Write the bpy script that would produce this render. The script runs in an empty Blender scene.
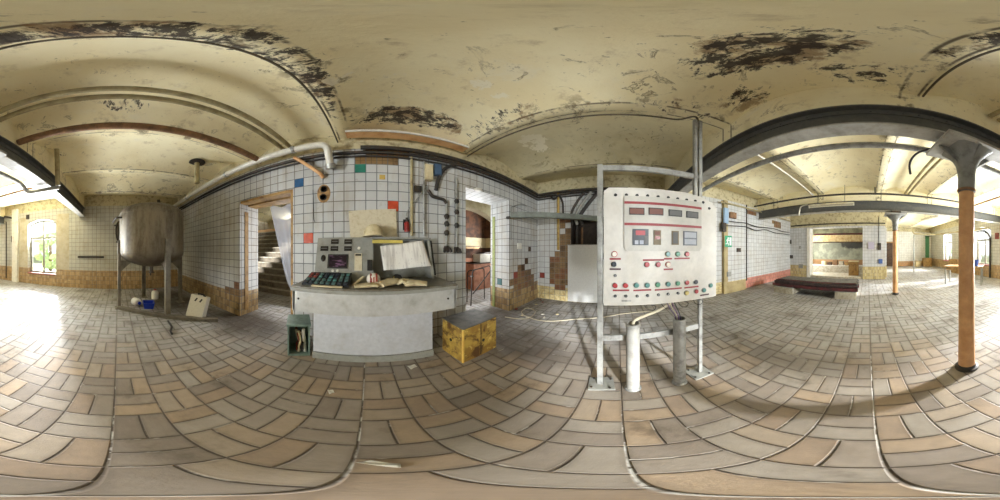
import bpy, bmesh, math, random
from mathutils import Vector, Matrix, Euler
random.seed(7)
SC = bpy.context.scene
COL = SC.collection
PI = math.pi
H = 1.4                      # eye height of the camera above the floor
NORTH = 368.0                # image column that looks straight at the north wall

# ------------------------------------------------------------------ measuring helpers (a direction seen from the tripod)
def ray(px, py):
    a = math.radians((px - NORTH) * 0.36); e = math.radians((250 - py) * 0.36)
    return Vector((math.sin(a) * math.cos(e), math.cos(a) * math.cos(e), math.sin(e)))
def hit(px, py, p, n):
    d = ray(px, py); o = Vector((0, 0, H)); n = Vector(n)
    return o + d * ((Vector(p) - o).dot(n) / d.dot(n))
def onx(px, py, x): return hit(px, py, (x, 0, 0), (1, 0, 0))
def ony(px, py, y): return hit(px, py, (0, y, 0), (0, 1, 0))
def onz(px, py, z=0.0): return hit(px, py, (0, 0, z), (0, 0, 1))

# ------------------------------------------------------------------ mesh builder
WORLD = {}
class MB:
    def __init__(s): s.bm = bmesh.new()
    def box(s, c, size, rot=None, bev=0.0):
        r = bmesh.ops.create_cube(s.bm, size=1.0)
        vs = r['verts']
        M = Matrix.Translation(Vector(c)) @ ((Euler(rot).to_matrix().to_4x4() if not isinstance(rot, Matrix) else rot.to_4x4()) if rot is not None else Matrix()) @ Matrix.Diagonal((*size, 1))
        bmesh.ops.transform(s.bm, matrix=M, verts=vs)
        if bev:
            es = list({e for v in vs for e in v.link_edges})
            bmesh.ops.bevel(s.bm, geom=es, offset=bev, segments=2, profile=0.7, affect='EDGES')
        return s
    def bb(s, a, b, bev=0.0):
        a, b = Vector(a), Vector(b)
        return s.box((a + b) / 2, [abs(q) for q in (b - a)], None, bev)
    def bar(s, p0, p1, w, h, up=(0, 0, 1), bev=0.0):
        p0, p1 = Vector(p0), Vector(p1); d = p1 - p0; L = d.length; d.normalize()
        up = Vector(up); sx = d.cross(up)
        if sx.length < 1e-4: sx = d.cross(Vector((1, 0, 0)))
        sx.normalize(); uz = sx.cross(d)
        M = Matrix((sx, d, uz)).transposed()
        return s.box((p0 + p1) / 2, (w, L, h), M, bev)
    def ring(s, c, u, v, r, n):
        return [s.bm.verts.new(c + u * (r * math.cos(2 * PI * i / n)) + v * (r * math.sin(2 * PI * i / n))) for i in range(n)]
    def skin(s, rings, caps=True, closed=False):
        n = len(rings[0])
        for a, b in zip(rings, rings[1:]):
            for i in range(n):
                s.bm.faces.new((a[i], a[(i + 1) % n], b[(i + 1) % n], b[i]))
        if caps:
            s.bm.faces.new(list(reversed(rings[0]))); s.bm.faces.new(rings[-1])
        return s
    def cyl(s, p0, p1, r, r2=None, n=18, caps=True):
        p0, p1 = Vector(p0), Vector(p1); d = (p1 - p0).normalized()
        u = d.orthogonal().normalized(); v = d.cross(u)
        return s.skin([s.ring(p0, u, v, r, n), s.ring(p1, u, v, r if r2 is None else r2, n)], caps)
    def tube(s, pts, r, n=10, caps=True):
        pts = [Vector(p) for p in pts]
        rings = []; u = None
        for i, p in enumerate(pts):
            d = ((pts[i + 1] - p) if i + 1 < len(pts) else (p - pts[i - 1]))
            if 0 < i < len(pts) - 1:
                d = (pts[i + 1] - p).normalized() + (p - pts[i - 1]).normalized()
            d.normalize()
            if u is None: u = d.orthogonal().normalized()
            else:
                u = u - d * u.dot(d); u.normalize()
            rings.append(s.ring(p, u, d.cross(u), r[i] if isinstance(r, (list, tuple)) else r, n))
        return s.skin(rings, caps)
    def lathe(s, prof, c=(0, 0, 0), n=32, M=None, caps=True):
        c = Vector(c); M = M or Matrix.Identity(3); rings = []
        for r, z in prof:
            rings.append([s.bm.verts.new(c + M @ Vector((max(r, 1e-4) * math.cos(2 * PI * i / n), max(r, 1e-4) * math.sin(2 * PI * i / n), z))) for i in range(n)])
        return s.skin(rings, caps)
    def prism(s, poly, ext):
        ext = Vector(ext); a = [s.bm.verts.new(Vector(p)) for p in poly]; b = [s.bm.verts.new(Vector(p) + ext) for p in poly]
        n = len(a)
        s.bm.faces.new(a); s.bm.faces.new(list(reversed(b)))
        for i in range(n): s.bm.faces.new((a[i], b[i], b[(i + 1) % n], a[(i + 1) % n]))
        return s
    def grid(s, f, nu, nv):
        V = [[s.bm.verts.new(Vector(f(i / nu, j / nv))) for j in range(nv + 1)] for i in range(nu + 1)]
        for i in range(nu):
            for j in range(nv):
                s.bm.faces.new((V[i][j], V[i + 1][j], V[i + 1][j + 1], V[i][j + 1]))
        return s
    def blob(s, c, size, sub=2, jit=0.0, rot=None, seed=0):
        r = bmesh.ops.create_icosphere(s.bm, subdivisions=sub, radius=0.5)
        rnd = random.Random(seed)
        for v in r['verts']: v.co *= 1 + rnd.uniform(-jit, jit)
        M = Matrix.Translation(Vector(c)) @ (Euler(rot).to_matrix().to_4x4() if rot else Matrix()) @ Matrix.Diagonal((*size, 1))
        bmesh.ops.transform(s.bm, matrix=M, verts=r['verts'])
        return s
    def build(s, name, mat, parent=None, smooth=True, solid=0.0, sub=0, ang=38):
        bm = s.bm
        bmesh.ops.recalc_face_normals(bm, faces=bm.faces)
        w = WORLD.get(parent, Vector((0, 0, 0))) if parent is not None else Vector((0, 0, 0))
        bmesh.ops.translate(bm, vec=-w, verts=bm.verts)
        me = bpy.data.meshes.new(name); bm.to_mesh(me); bm.free()
        if smooth:
            for p in me.polygons: p.use_smooth = True
            me.set_sharp_from_angle(angle=math.radians(ang))
        me.materials.append(mat)
        o = bpy.data.objects.new(name, me); COL.objects.link(o)
        if parent is not None: o.parent = parent
        WORLD[o] = w.copy()
        if solid:
            m = o.modifiers.new('thick', 'SOLIDIFY'); m.thickness = solid; m.offset = 0
        if sub:
            m = o.modifiers.new('smooth', 'SUBSURF'); m.levels = sub; m.render_levels = sub
        return o
def thing(name, label, cat, loc, group=None):
    o = bpy.data.objects.new(name, None); COL.objects.link(o)
    o.location = Vector(loc); o.empty_display_size = 0.1
    WORLD[o] = Vector(loc)
    return tag(o, label, cat, group)
def tag(o, label, cat, group=None, kind=None):
    o['label'] = label; o['category'] = cat
    if group: o['group'] = group
    if kind: o['kind'] = kind
    return o
def struct(o): o['kind'] = 'structure'; return o
def dup(root, delta, label=None):
    r = root.copy(); COL.objects.link(r); r.location = root.location + Vector(delta)
    if label: r['label'] = label
    for ch in list(root.children):
        c = ch.copy(); COL.objects.link(c); c.parent = r
        for g in list(ch.children):
            d = g.copy(); COL.objects.link(d); d.parent = c
    return r
def bend(pts, r, k=5):
    """polyline with rounded corners"""
    pts = [Vector(p) for p in pts]; out = [pts[0]]
    for a, b, c in zip(pts, pts[1:], pts[2:]):
        q = min(r, (a - b).length * .49, (c - b).length * .49)
        p0 = b + (a - b).normalized() * q; p1 = b + (c - b).normalized() * q
        for i in range(k + 1):
            t = i / k; out.append((1 - t) ** 2 * p0 + 2 * t * (1 - t) * b + t * t * p1)
    return out + [pts[-1]]

# ------------------------------------------------------------------ material nodes
class S:
    """a socket with arithmetic"""
    def __init__(s, nt, sock): s.nt, s.k = nt, sock
    def _m(s, op, *o, clamp=False):
        n = s.nt.nodes.new('ShaderNodeMath'); n.operation = op; n.use_clamp = clamp
        for i, v in enumerate((s,) + o):
            if isinstance(v, S): s.nt.links.new(v.k, n.inputs[i])
            else: n.inputs[i].default_value = v
        return S(s.nt, n.outputs[0])
    def __add__(s, o): return s._m('ADD', o)
    def __radd__(s, o): return s._m('ADD', o)
    def __sub__(s, o): return s._m('SUBTRACT', o)
    def __rsub__(s, o): return (s * -1) + o
    def __mul__(s, o): return s._m('MULTIPLY', o)
    def __rmul__(s, o): return s._m('MULTIPLY', o)
    def __truediv__(s, o): return s._m('DIVIDE', o)
    def floor(s): return s._m('FLOOR')
    def frac(s): return s._m('FRACT')
    def abs(s): return s._m('ABSOLUTE')
    def min(s, o): return s._m('MINIMUM', o)
    def max(s, o): return s._m('MAXIMUM', o)
    def gt(s, o): return s._m('GREATER_THAN', o)
    def lt(s, o): return s._m('LESS_THAN', o)
    def mod2(s): return s._m('FLOORED_MODULO', 2.0)
    def sqrt(s): return s._m('SQRT')
    def step(s, a, b):
        n = s.nt.nodes.new('ShaderNodeMapRange'); n.interpolation_type = 'SMOOTHSTEP'
        s.nt.links.new(s.k, n.inputs[0]); n.inputs[1].default_value = a; n.inputs[2].default_value = b
        return S(s.nt, n.outputs[0])
def lin(c):
    return tuple(((q / 12.92) if q <= .04045 else ((q + .055) / 1.055) ** 2.4) for q in c)
def rgb(r, g, b): return (*lin((r / 255, g / 255, b / 255)), 1)
class Mat:
    def __init__(s, name):
        s.m = bpy.data.materials.new(name); s.m.use_nodes = True
        s.nt = s.m.node_tree; s.b = s.nt.nodes['Principled BSDF']; s.out = s.nt.nodes['Material Output']
        g = s.nt.nodes.new('ShaderNodeNewGeometry')
        s.pos = S(s.nt, g.outputs['Position']); s.nor = S(s.nt, g.outputs['Normal'])
    def xyz(s, v=None):
        n = s.nt.nodes.new('ShaderNodeSeparateXYZ'); s.nt.links.new((v or s.pos).k, n.inputs[0])
        return [S(s.nt, q) for q in n.outputs]
    def vec(s, x, y, z):
        n = s.nt.nodes.new('ShaderNodeCombineXYZ')
        for i, v in enumerate((x, y, z)):
            if isinstance(v, S): s.nt.links.new(v.k, n.inputs[i])
            else: n.inputs[i].default_value = v
        return S(s.nt, n.outputs[0])
    def noise(s, scale, detail=4, rough=.6, v=None, dist=0.0):
        n = s.nt.nodes.new('ShaderNodeTexNoise'); s.nt.links.new((v or s.pos).k, n.inputs['Vector'])
        n.inputs['Scale'].default_value = scale; n.inputs['Detail'].default_value = detail
        n.inputs['Roughness'].default_value = rough; n.inputs['Distortion'].default_value = dist
        return S(s.nt, n.outputs[0])
    def voro(s, scale, feature='DISTANCE_TO_EDGE', v=None):
        n = s.nt.nodes.new('ShaderNodeTexVoronoi'); n.feature = feature
        s.nt.links.new((v or s.pos).k, n.inputs['Vector']); n.inputs['Scale'].default_value = scale
        return S(s.nt, n.outputs[0])
    def white(s, v):
        n = s.nt.nodes.new('ShaderNodeTexWhiteNoise'); n.noise_dimensions = '3D'; s.nt.links.new(v.k, n.inputs[0])
        return S(s.nt, n.outputs[0])
    def mix(s, a, b, f):
        n = s.nt.nodes.new('ShaderNodeMix'); n.data_type = 'RGBA'
        for i, v in ((0, f), (6, a), (7, b)):
            if isinstance(v, S): s.nt.links.new(v.k, n.inputs[i])
            else: n.inputs[i].default_value = v
        return S(s.nt, n.outputs[2])
    def scalec(s, c, f):
        n = s.nt.nodes.new('ShaderNodeMix'); n.data_type = 'RGBA'; n.blend_type = 'MULTIPLY'; n.inputs[0].default_value = 1
        for i, v in ((6, c), (7, s.vec(f, f, f))):
            if isinstance(v, S): s.nt.links.new(v.k, n.inputs[i])
            else: n.inputs[i].default_value = v
        return S(s.nt, n.outputs[2])
    def ramp(s, f, stops):
        n = s.nt.nodes.new('ShaderNodeValToRGB'); s.nt.links.new(f.k, n.inputs[0]); e = n.color_ramp.elements
        while len(e) < len(stops): e.new(.5)
        for q, (p, c) in zip(e, stops): q.position = p; q.color = c
        return S(s.nt, n.outputs[0])
    def blobm(s, c, r, p=None):
        """soft mask: 1 at c, 0 beyond radii r"""
        x, y, z = p or s.P
        d = None
        for q, cc, rr in zip((x, y, z), c, r):
            if rr is None: continue
            t = (q - cc) * (1 / rr); t = t * t
            d = t if d is None else d + t
        return 1 - d.sqrt().step(0.3, 1.0)
    def finish(s, col, rough=.6, metal=0.0, bump=None, bd=.01, spec=None):
        for k, v in (('Base Color', col), ('Roughness', rough), ('Metallic', metal)):
            if isinstance(v, S): s.nt.links.new(v.k, s.b.inputs[k])
            else: s.b.inputs[k].default_value = v
        if spec is not None: s.b.inputs['Specular IOR Level'].default_value = spec
        if bump is not None:
            n = s.nt.nodes.new('ShaderNodeBump'); n.inputs['Distance'].default_value = bd
            s.nt.links.new(bump.k, n.inputs['Height']); s.nt.links.new(n.outputs[0], s.b.inputs['Normal'])
        return s.m
def paint(name, c, c2=None, rough=.55, metal=0.0, scale=9, wear=.45, spread=.16, spec=None):
    """painted / metal surface with blotchy wear of colour c2"""
    m = Mat(name); n = m.noise(scale, 6, .65); n2 = m.noise(scale * 4.3, 4, .6)
    c2 = c2 or tuple(q * .55 for q in c[:3]) + (1,)
    f = (n * .7 + n2 * .3).step(1 - wear - spread, 1 - wear + spread)
    col = m.mix(c, c2, f)
    return m.finish(m.scalec(col, n2 * .5 + .75), rough, metal, n2, .002, spec)
def plain(name, c, rough=.5, metal=0.0, emit=0.0):
    m = Mat(name); n = m.noise(35, 3)
    r = m.finish(m.scalec(c, n * .3 + .85), rough, metal)
    if emit:
        m.b.inputs['Emission Color'].default_value = c; m.b.inputs['Emission Strength'].default_value = emit
    return r
def tiles(name, dado=.6, dcol=(rgb(172, 146, 102), rgb(124, 98, 64)), white=rgb(214, 212, 202), joint=rgb(92, 92, 90), g=.152, dirt=.35, dx=None, dy=None, missing=(), miss=.0, off=(0, 0), jw=.0045, paintabove=None, bare=rgb(136, 108, 72)):
    m = Mat(name); x, y, z = m.P = m.xyz(); nx, ny, nz = m.xyz(m.nor)
    ax = nx.abs().gt(.6); u = y * ax + x * (1 - ax) + off[0]; w = z + off[1]
    a = u * (1 / g); b = w * (1 / g)
    fa, fb = a.frac(), b.frac()
    d = fa.min(1 - fa).min(fb.min(1 - fb)) * g
    jn = m.noise(30, 3)
    jm = 1 - (d + (jn - .5) * .003).step(jw * .7, jw * 1.5)
    ida = m.vec(a.floor(), b.floor(), 3.7); r1 = m.white(ida); r2 = m.white(m.vec(a.floor() + 17.3, b.floor(), 9.1))
    n1 = m.noise(1.3, 5, .6); n2 = m.noise(9, 5, .65); n3 = m.noise(40, 3)
    col = m.scalec(white, r1 * .14 + .9)
    # grime running over the tiles
    streak = m.noise(3.0, 5, .6, m.vec(x * 3, y * 3, z * .5))
    gr = (n1 * .55 + streak * .45).step(.46, .72) * dirt
    col = m.mix(col, rgb(150, 128, 84), gr)
    col = m.mix(col, rgb(112, 96, 66), (n2.step(.58, .75)) * dirt * .6)
    # ochre skirting tiles
    dm = z.lt(dado)
    if dx: dm = dm * (1 - x.gt(dx[0]) * x.lt(dx[1]) * nx.abs().lt(.5))
    a2 = u * (2 / g); f2 = a2.frac(); r3 = m.white(m.vec(a2.floor() + 5.1, b.floor(), 2.2))
    dc = m.mix(dcol[0], dcol[1], (r3 * .35 + n2 * .65).step(.3, .75))
    dc = m.scalec(dc, 1 - (1 - (f2.min(1 - f2) * g * .5).step(.001, .004)) * .35)
    dc = m.mix(dc, rgb(222, 200, 150), (m.noise(6, 4)).step(.6, .75) * .5)
    if dy: dc = m.mix(dc, m.mix(rgb(214, 198, 148), rgb(176, 150, 96), n2.step(.4, .65)), y.gt(dy))
    col = m.mix(col, dc, dm)
    # fallen tiles show the mortar bed
    ms = None; us = (a.floor() + .5) * g - off[0]; P_ = (x * ax + us * (1 - ax), us * ax + y * (1 - ax), (b.floor() + .5) * g - off[1])
    for c, r in missing:
        q = m.blobm(c, r, P_); ms = q if ms is None else ms.max(q)
    if ms is not None:
        fall = (ms * 1.0 + r2 * .75 - .45).gt(.38)
        bc = m.mix(bare, rgb(98, 74, 48), (n2 * .6 + r1 * .4).step(.4, .62)); bc = m.mix(bc, rgb(140, 92, 62), r1.gt(.72) * .6)
        bc = m.scalec(bc, 1 - (1 - (f2.min(1 - f2).min((b * 2).frac().min(1 - (b * 2).frac())) * g * .5).step(.002, .006)) * .6)
        col = m.mix(col, bc, fall)
    if miss:
        bc2 = m.mix(bare, rgb(88, 64, 40), n2.step(.4, .62)); col = m.mix(col, bc2, r2.gt(1 - miss))
    col = m.mix(col, m.mix(joint, rgb(120, 104, 76), n1.step(.45, .6) * .6), jm)
    if paintabove:
        col = m.mix(col, m.mix(rgb(198, 187, 150), rgb(146, 132, 100), n2.step(.46, .7)), (z + (n3 - .5) * .03).gt(paintabove))
    ht = (1 - jm) * .6 + n3 * .1
    return m.finish(col, (jm * .4 + gr * .4 + .32), 0, ht, .004)
SKY, EXPO, WIN_E, DOOR_E, WIN_S, OUT_E, BEAM_E, WIN_T = .3, 2.48, (95, 38, 42), 5, (150, 150, 150), (140, 120, 120), 4700, .42
# ------------------------------------------------------------------ floor and ceiling materials
def floor_mat():
    m = Mat('clay_paver_floor'); x, y, z = m.P = m.xyz()
    g = .262
    wv = m.noise(2.2, 3, .5); wx = (wv - .5) * .008
    a = (x + .033 + wx) * (1 / g); b = (y + .022 - wx) * (1 / g)
    par = (a.floor() + b.floor()).mod2(); inv = 1 - par
    fa, fb = a.frac(), b.frac()
    sa, sb = (a * 2).frac(), (b * 2).frac()
    eA = (sa.min(1 - sa) * .5).min(fb.min(1 - fb)); eB = (sb.min(1 - sb) * .5).min(fa.min(1 - fa))
    d = (eA * inv + eB * par) * g
    idv = m.vec((a * 2).floor() * inv + a.floor() * par, b.floor() * inv + (b * 2).floor() * par, par * 5 + 1.3)
    r1 = m.white(idv); n1 = m.noise(.55, 4, .6); n2 = m.noise(7, 6, .7); n3 = m.noise(55, 4, .7); n4 = m.noise(2.2, 5, .65)
    col = m.ramp(r1, [(0, rgb(130, 116, 100)), (.25, rgb(150, 136, 119)), (.5, rgb(158, 147, 131)), (.75, rgb(166, 144, 116)), (1, rgb(142, 124, 104))])
    grey = m.mix(rgb(178, 180, 182), rgb(150, 150, 148), n4.step(.4, .65))
    far = ((x * x + y * y).sqrt() + (n1 - .5) * 1.5).step(1.0, 3.0)          # paler grey away from the tripod, warmer brown near it
    col = m.mix(col, grey, far * .62 + .12)
    col = m.mix(col, rgb(188, 154, 118), (n2 * .5 + r1 * .5).step(.55, .8) * .15 * (1 - far))
    col = m.scalec(col, n2 * .6 + .7)
    col = m.mix(col, rgb(60, 48, 38), n4.step(.56, .74) * .5)
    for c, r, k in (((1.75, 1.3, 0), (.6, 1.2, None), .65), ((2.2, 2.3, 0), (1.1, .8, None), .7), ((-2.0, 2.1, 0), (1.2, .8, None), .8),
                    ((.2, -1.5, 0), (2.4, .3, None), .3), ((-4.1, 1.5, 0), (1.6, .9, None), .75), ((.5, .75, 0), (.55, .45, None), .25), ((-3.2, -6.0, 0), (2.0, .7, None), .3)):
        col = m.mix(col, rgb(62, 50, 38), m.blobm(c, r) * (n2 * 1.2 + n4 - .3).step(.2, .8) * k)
    jn = m.noise(4, 4, .7)
    jm = 1 - (d + (n3 - .5) * .003).step(.002, .0055)
    halo = 1 - d.step(.004, .03)
    col = m.mix(col, rgb(66, 54, 44), halo * .22)
    col = m.mix(col, m.mix(rgb(98, 88, 77), rgb(196, 190, 178), jn.step(.55, .64) * .6), jm)
    # one long cement joint runs straight through the room, another crosses under the boards
    cj = (1 - ((x + .033 + wx).abs()).step(.003, .0065)) * (y * y).lt(3.2)
    cj = cj.max((1 - ((y + .022 - wx).abs()).step(.003, .007)) * (x * x).lt(.7) * jn.gt(.47))
    col = m.mix(col, rgb(196, 192, 182), cj * m.noise(6, 3).step(.44, .56) * .75)
    return m.finish(col, n2 * .2 + .58, 0, d.step(.001, .008) * .9 + n3 * .25, .006, .2)
def ceiling_mat():
    m = Mat('flaking_cream_ceiling_paint'); x, y, z = m.P = m.xyz()
    n1 = m.noise(.9, 5, .6); n2 = m.noise(5, 7, .68); n3 = m.noise(30, 4, .7); n4 = m.noise(2.1, 6, .7, None, .6)
    col = m.mix(rgb(246, 236, 198), rgb(236, 222, 178), n1.step(.36, .64))
    col = m.mix(col, rgb(238, 230, 202), n4.step(.55, .7) * .6)
    col = m.mix(col, rgb(184, 164, 120), n2.step(.54, .74) * .6)
    # flakes: torn paint skins with a dark lip
    fl = m.noise(3.1, 8, .72, None, .9)
    lip = (1 - ((fl - .615).abs() * 40)).max(0.0)
    gate = m.noise(.8, 3).step(.45, .6)
    col = m.mix(col, rgb(228, 214, 168), fl.gt(.615) * gate * .55)
    col = m.mix(col, rgb(96, 76, 48), lip * gate * .75)
    col = m.mix(col, rgb(150, 140, 102), x.step(1.2, 2.6) * (.25 + n4 * .5) * y.gt(-1.3))
    ribm = None
    for rx in RIBS:
        q = 1 - (x - rx).abs().step(.06, .24); ribm = q if ribm is None else ribm.max(q)
    col = m.mix(col, rgb(98, 80, 52), ribm * m.noise(5, 6, .7).step(.52, .64) * .7)
    fl2 = m.noise(8.5, 7, .7, None, .7); lip2 = (1 - ((fl2 - .63).abs() * 45)).max(0.0); gate2 = m.noise(1.3, 3).step(.5, .62)
    col = m.mix(col, rgb(104, 86, 56), lip2 * gate2 * .7)
    col = m.mix(col, rgb(120, 104, 70), (m.noise(22, 3, .6)).step(.66, .72) * m.noise(1.7, 4).step(.42, .6) * .6)
    edge = None
    for rx in RIBS:
        q = 1 - ((x - rx).abs() - .075).abs().step(.004, .018); edge = q if edge is None else edge.max(q)
    col = m.mix(col, rgb(70, 56, 38), edge * m.noise(3, 5, .7).step(.40, .56) * .85)
    # damp: black mould and brown rings at their own places
    spots = [((.46, -.52, 0), (.62, .34, None), .95), ((.98, -1.0, 0), (.4, .22, None), .8), ((.05, -.95, 0), (.5, .26, None), .75), ((-.34, .5, 0), (.16, 1.5, None), .95),
             ((-.3, -.5, 0), (.1, 1.0, None), .6), ((.45, 1.75, 0), (.9, .3, None), .95), ((1.3, 1.3, 0), (.25, .8, None), .75), ((1.4, -.6, 0), (.2, .6, None), .7), ((2.3, -.5, 0), (.7, .6, None), .6),
             ((2.4, .6, 0), (.55, .5, None), .55), ((3.5, .3, 0), (.4, 1.6, None), .5), ((-1.55, .05, 0), (.2, .42, None), .7), ((.1, .7, 0), (.6, .2, None), .35), ((.9, -2.6, 0), (.6, .5, None), .5), ((-.3, -2.8, 0), (.15, .8, None), .6),
             ((3.3, -2.0, 0), (.5, .9, None), .5), ((-2.6, -1.0, 0), (.5, .25, None), .5), ((-1.75, .9, 0), (.15, 1, None), .4)]
    nb = m.noise(7.0, 10, .76, m.vec(x, y * 1.6, z), .3); nc = m.noise(2.3, 8, .7, None, .3)
    for c, r, k in spots:
        mk = m.blobm(c, tuple(q and q * 1.35 for q in r))
        col = m.mix(col, rgb(140, 106, 66), (nc - (.74 - .26 * k * mk)).step(-.02, .07) * .75)
        col = m.mix(col, rgb(44, 35, 32), (nb - (.79 - .35 * k * mk)).step(-.01, .05) * .92)
    wht = m.blobm((.02, 1.0, 0), (.5, .26, None)).max(m.blobm((.9, .9, 0), (.4, .2, None))).max(m.blobm((2.2, 1.3, 0), (.6, .4, None)))
    col = m.mix(col, rgb(240, 232, 206), (nc - (.74 - .28 * wht)).step(0, .02) * .85)
    return m.finish(col, .7, 0, fl.gt(.615) * gate * .5 + n3 * .2 + n2 * .4, .012)
RIBS = [3.15, 1.47, -.32, -1.95, -3.4, -4.9]
RIB_Z, CROWN = 3.18, .18
XW, XE, YN, YS = -5.6, 3.98, 2.2, -13.5
M_FLOOR, M_CEIL = floor_mat(), ceiling_mat()
M_TN = tiles('white_wall_tiles_north', .52, dx=(-1.15, 1.6), missing=[((3.05, 2.2, .7), (.42, .6, .5)), ((3.6, 2.2, .6), (.4, .6, .4)), ((-2.5, 2.2, .5), (.35, .5, .25)), ((.2, 2.2, 2.85), (.5, .5, .16))], off=(.03, .02), joint=rgb(104, 106, 108), white=rgb(192, 193, 191), jw=.005, dirt=.5, paintabove=3.03)
M_TE = tiles('white_wall_tiles_east', .38, dy=-4.1, missing=[((3.98, 1.5, .8), (.5, .48, .75)), ((3.98, 1.36, 1.6), (.5, .22, 1.0)), ((3.98, -4.4, 2.75), (.5, .9, .12)), ((3.98, -6.2, 2.6), (.5, .5, .2))], dcol=(rgb(204, 140, 122), rgb(180, 112, 96)), joint=rgb(128, 124, 116), dirt=.35, white=rgb(198, 198, 194), paintabove=3.03)
M_TW = tiles('white_wall_tiles_west', .66, dcol=(rgb(186, 156, 112), rgb(150, 120, 80)), joint=rgb(126, 122, 112), dirt=.45, white=rgb(190, 188, 176), paintabove=3.0)
M_TS = tiles('white_wall_tiles_south', .62, dcol=(rgb(206, 190, 140), rgb(172, 152, 100)), joint=rgb(150, 150, 146), dirt=.3, white=rgb(200, 200, 198), paintabove=2.55)
M_TH = tiles('white_wall_tiles_hall', .42, dcol=(rgb(200, 160, 104), rgb(180, 128, 84)), joint=rgb(160, 160, 154), dirt=.15, white=rgb(226, 224, 216), paintabove=3.0)
M_CREAM = paint('cream_plaster', rgb(208, 198, 164), rgb(160, 144, 106), .7, 0, 3)
M_BEIGE = paint('beige_reveal_paint', rgb(196, 188, 166), rgb(166, 152, 120), .7, 0, 3)
M_DBEIGE = paint('dingy_ochre_paint', rgb(178, 160, 116), rgb(132, 114, 74), .7, 0, 3)
M_WHITE = paint('white_paint', rgb(222, 218, 206), rgb(160, 146, 112), .5, 0, 6, .35)

# ------------------------------------------------------------------ the shell of the room
struct(MB().bb((XW - .5, YS - .5, -.1), (6.2, 9.2, 0)).build('floor', M_FLOOR, smooth=False))
def vault_z(x):
    e = [6.3] + [4.75] + RIBS + [-6.4]
    for a, b in zip(e, e[1:]):
        if b <= x <= a:
            f = .07; lo, hi = b + f, a - f
            if x < lo or x > hi: return RIB_Z
            t = (x - lo) / (hi - lo) * 2 - 1
            return RIB_Z + .07 + CROWN * (1 - t * t)
    return RIB_Z
mb = MB(); xs = []
for a, b in zip([6.3, 4.75] + RIBS, [4.75] + RIBS + [-6.4]):
    xs += [a - .07, a - .0701] + [a - .07 - (a - b - .14) * i / 14 for i in range(1, 14)] + [b + .0701, b + .07]
xs = sorted(set(xs)); prof = [(q, vault_z(q + (1e-5 if i % 1 else 0))) for i, q in enumerate(xs)]
ys = [9.2, 2.2, -1.2, -4.9, YS - .5]
V = [[mb.bm.verts.new((q, yy, zz)) for q, zz in prof] for yy in ys]
for r0, r1 in zip(V, V[1:]):
    for i in range(len(prof) - 1): mb.bm.faces.new((r0[i], r0[i + 1], r1[i + 1], r1[i]))
mb.bb((XW - .5, -1.34, 2.94), (4.2, -1.2, 3.6)); mb.bb((XW - .5, -4.94, 2.94), (4.2, -4.8, 3.6))
struct(mb.build('ceiling', M_CEIL, ang=30))
# north wall with its two openings
D1, D2, T = (-2.29, -1.12, 2.4), (1.55, 2.69, 2.52), 2.77
mb = MB()
mb.bb((XW - .4, YN, 0), (D1[0], T, 3.7)); mb.bb((D1[1], YN, 0), (D2[0], T, 3.7)); mb.bb((D2[1], YN, 0), (XE + .4, T, 3.7))
mb.bb((D1[0], YN, D1[2]), (D1[1], T, 3.7)); mb.bb((D2[0], YN, D2[2]), (D2[1], T, 3.7))
WN = struct(mb.build('wall_north', M_TN, smooth=False))
# east wall: a dark niche above the white sheet
mb = MB()
mb.bb((XE, 1.22, 0), (XE + .4, T, 3.7)); mb.bb((XE, -7.9, 0), (XE + .4, .3, 3.7))
mb.bb((XE, .3, 0), (XE + .4, 1.22, 1.42)); mb.bb((XE, .3, 2.22), (XE + .4, 1.22, 3.7)); mb.bb((XE + .3, .3, 1.42), (XE + .4, 1.22, 2.22))
mb.bb((XE - .1, -4.02, 0), (XE, -3.2, 3.02))
WE = struct(mb.build('wall_east', M_TE, smooth=False))
struct(MB().bb((XE - .11, -3.2, 0), (XE, -3.05, 3.0)).bb((XE - .115, -4.0, 0), (XE - .1, -3.2, .36)).build('trim_1', M_DBEIGE, smooth=False))
# west wall with three windows
WIN = [(-3.55, -2.3, .47, 2.62), (-7.05, -5.75, .62, 2.62), (-10.9, -9.6, .62, 2.62)]
mb = MB(); y0 = YN + .5
for (a, b, zb, zt) in WIN:
    mb.bb((XW - .42, b, 0), (XW, y0, 3.7)); mb.bb((XW - .42, a, 0), (XW, b, zb))
    # segmental arch over the opening
    n = 10; pts = [(XW, a + (b - a) * i / n, zt - .16 + .16 * (1 - (2 * i / n - 1) ** 2)) for i in range(n + 1)] + [(XW, b, 3.7), (XW, a, 3.7)]
    mb.prism(pts, (-.42, 0, 0)); y0 = a
mb.bb((XW - .42, YS - .3, 0), (XW, y0, 3.7))
WW = struct(mb.build('wall_west', M_TW, smooth=False))
# beige painted strips beside the first window, and the white corner edge
struct(MB().bb((XW, -2.28, 0.66), (XW + .012, -1.78, 2.78)).bb((XW, -4.0, .66), (XW + .012, -3.57, 2.78)).build('trim_2', M_BEIGE, smooth=False))
struct(MB().bb((XW, -4.3, 0), (XW + .14, -4.02, 3.2)).build('trim_3', M_WHITE, smooth=False))
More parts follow.
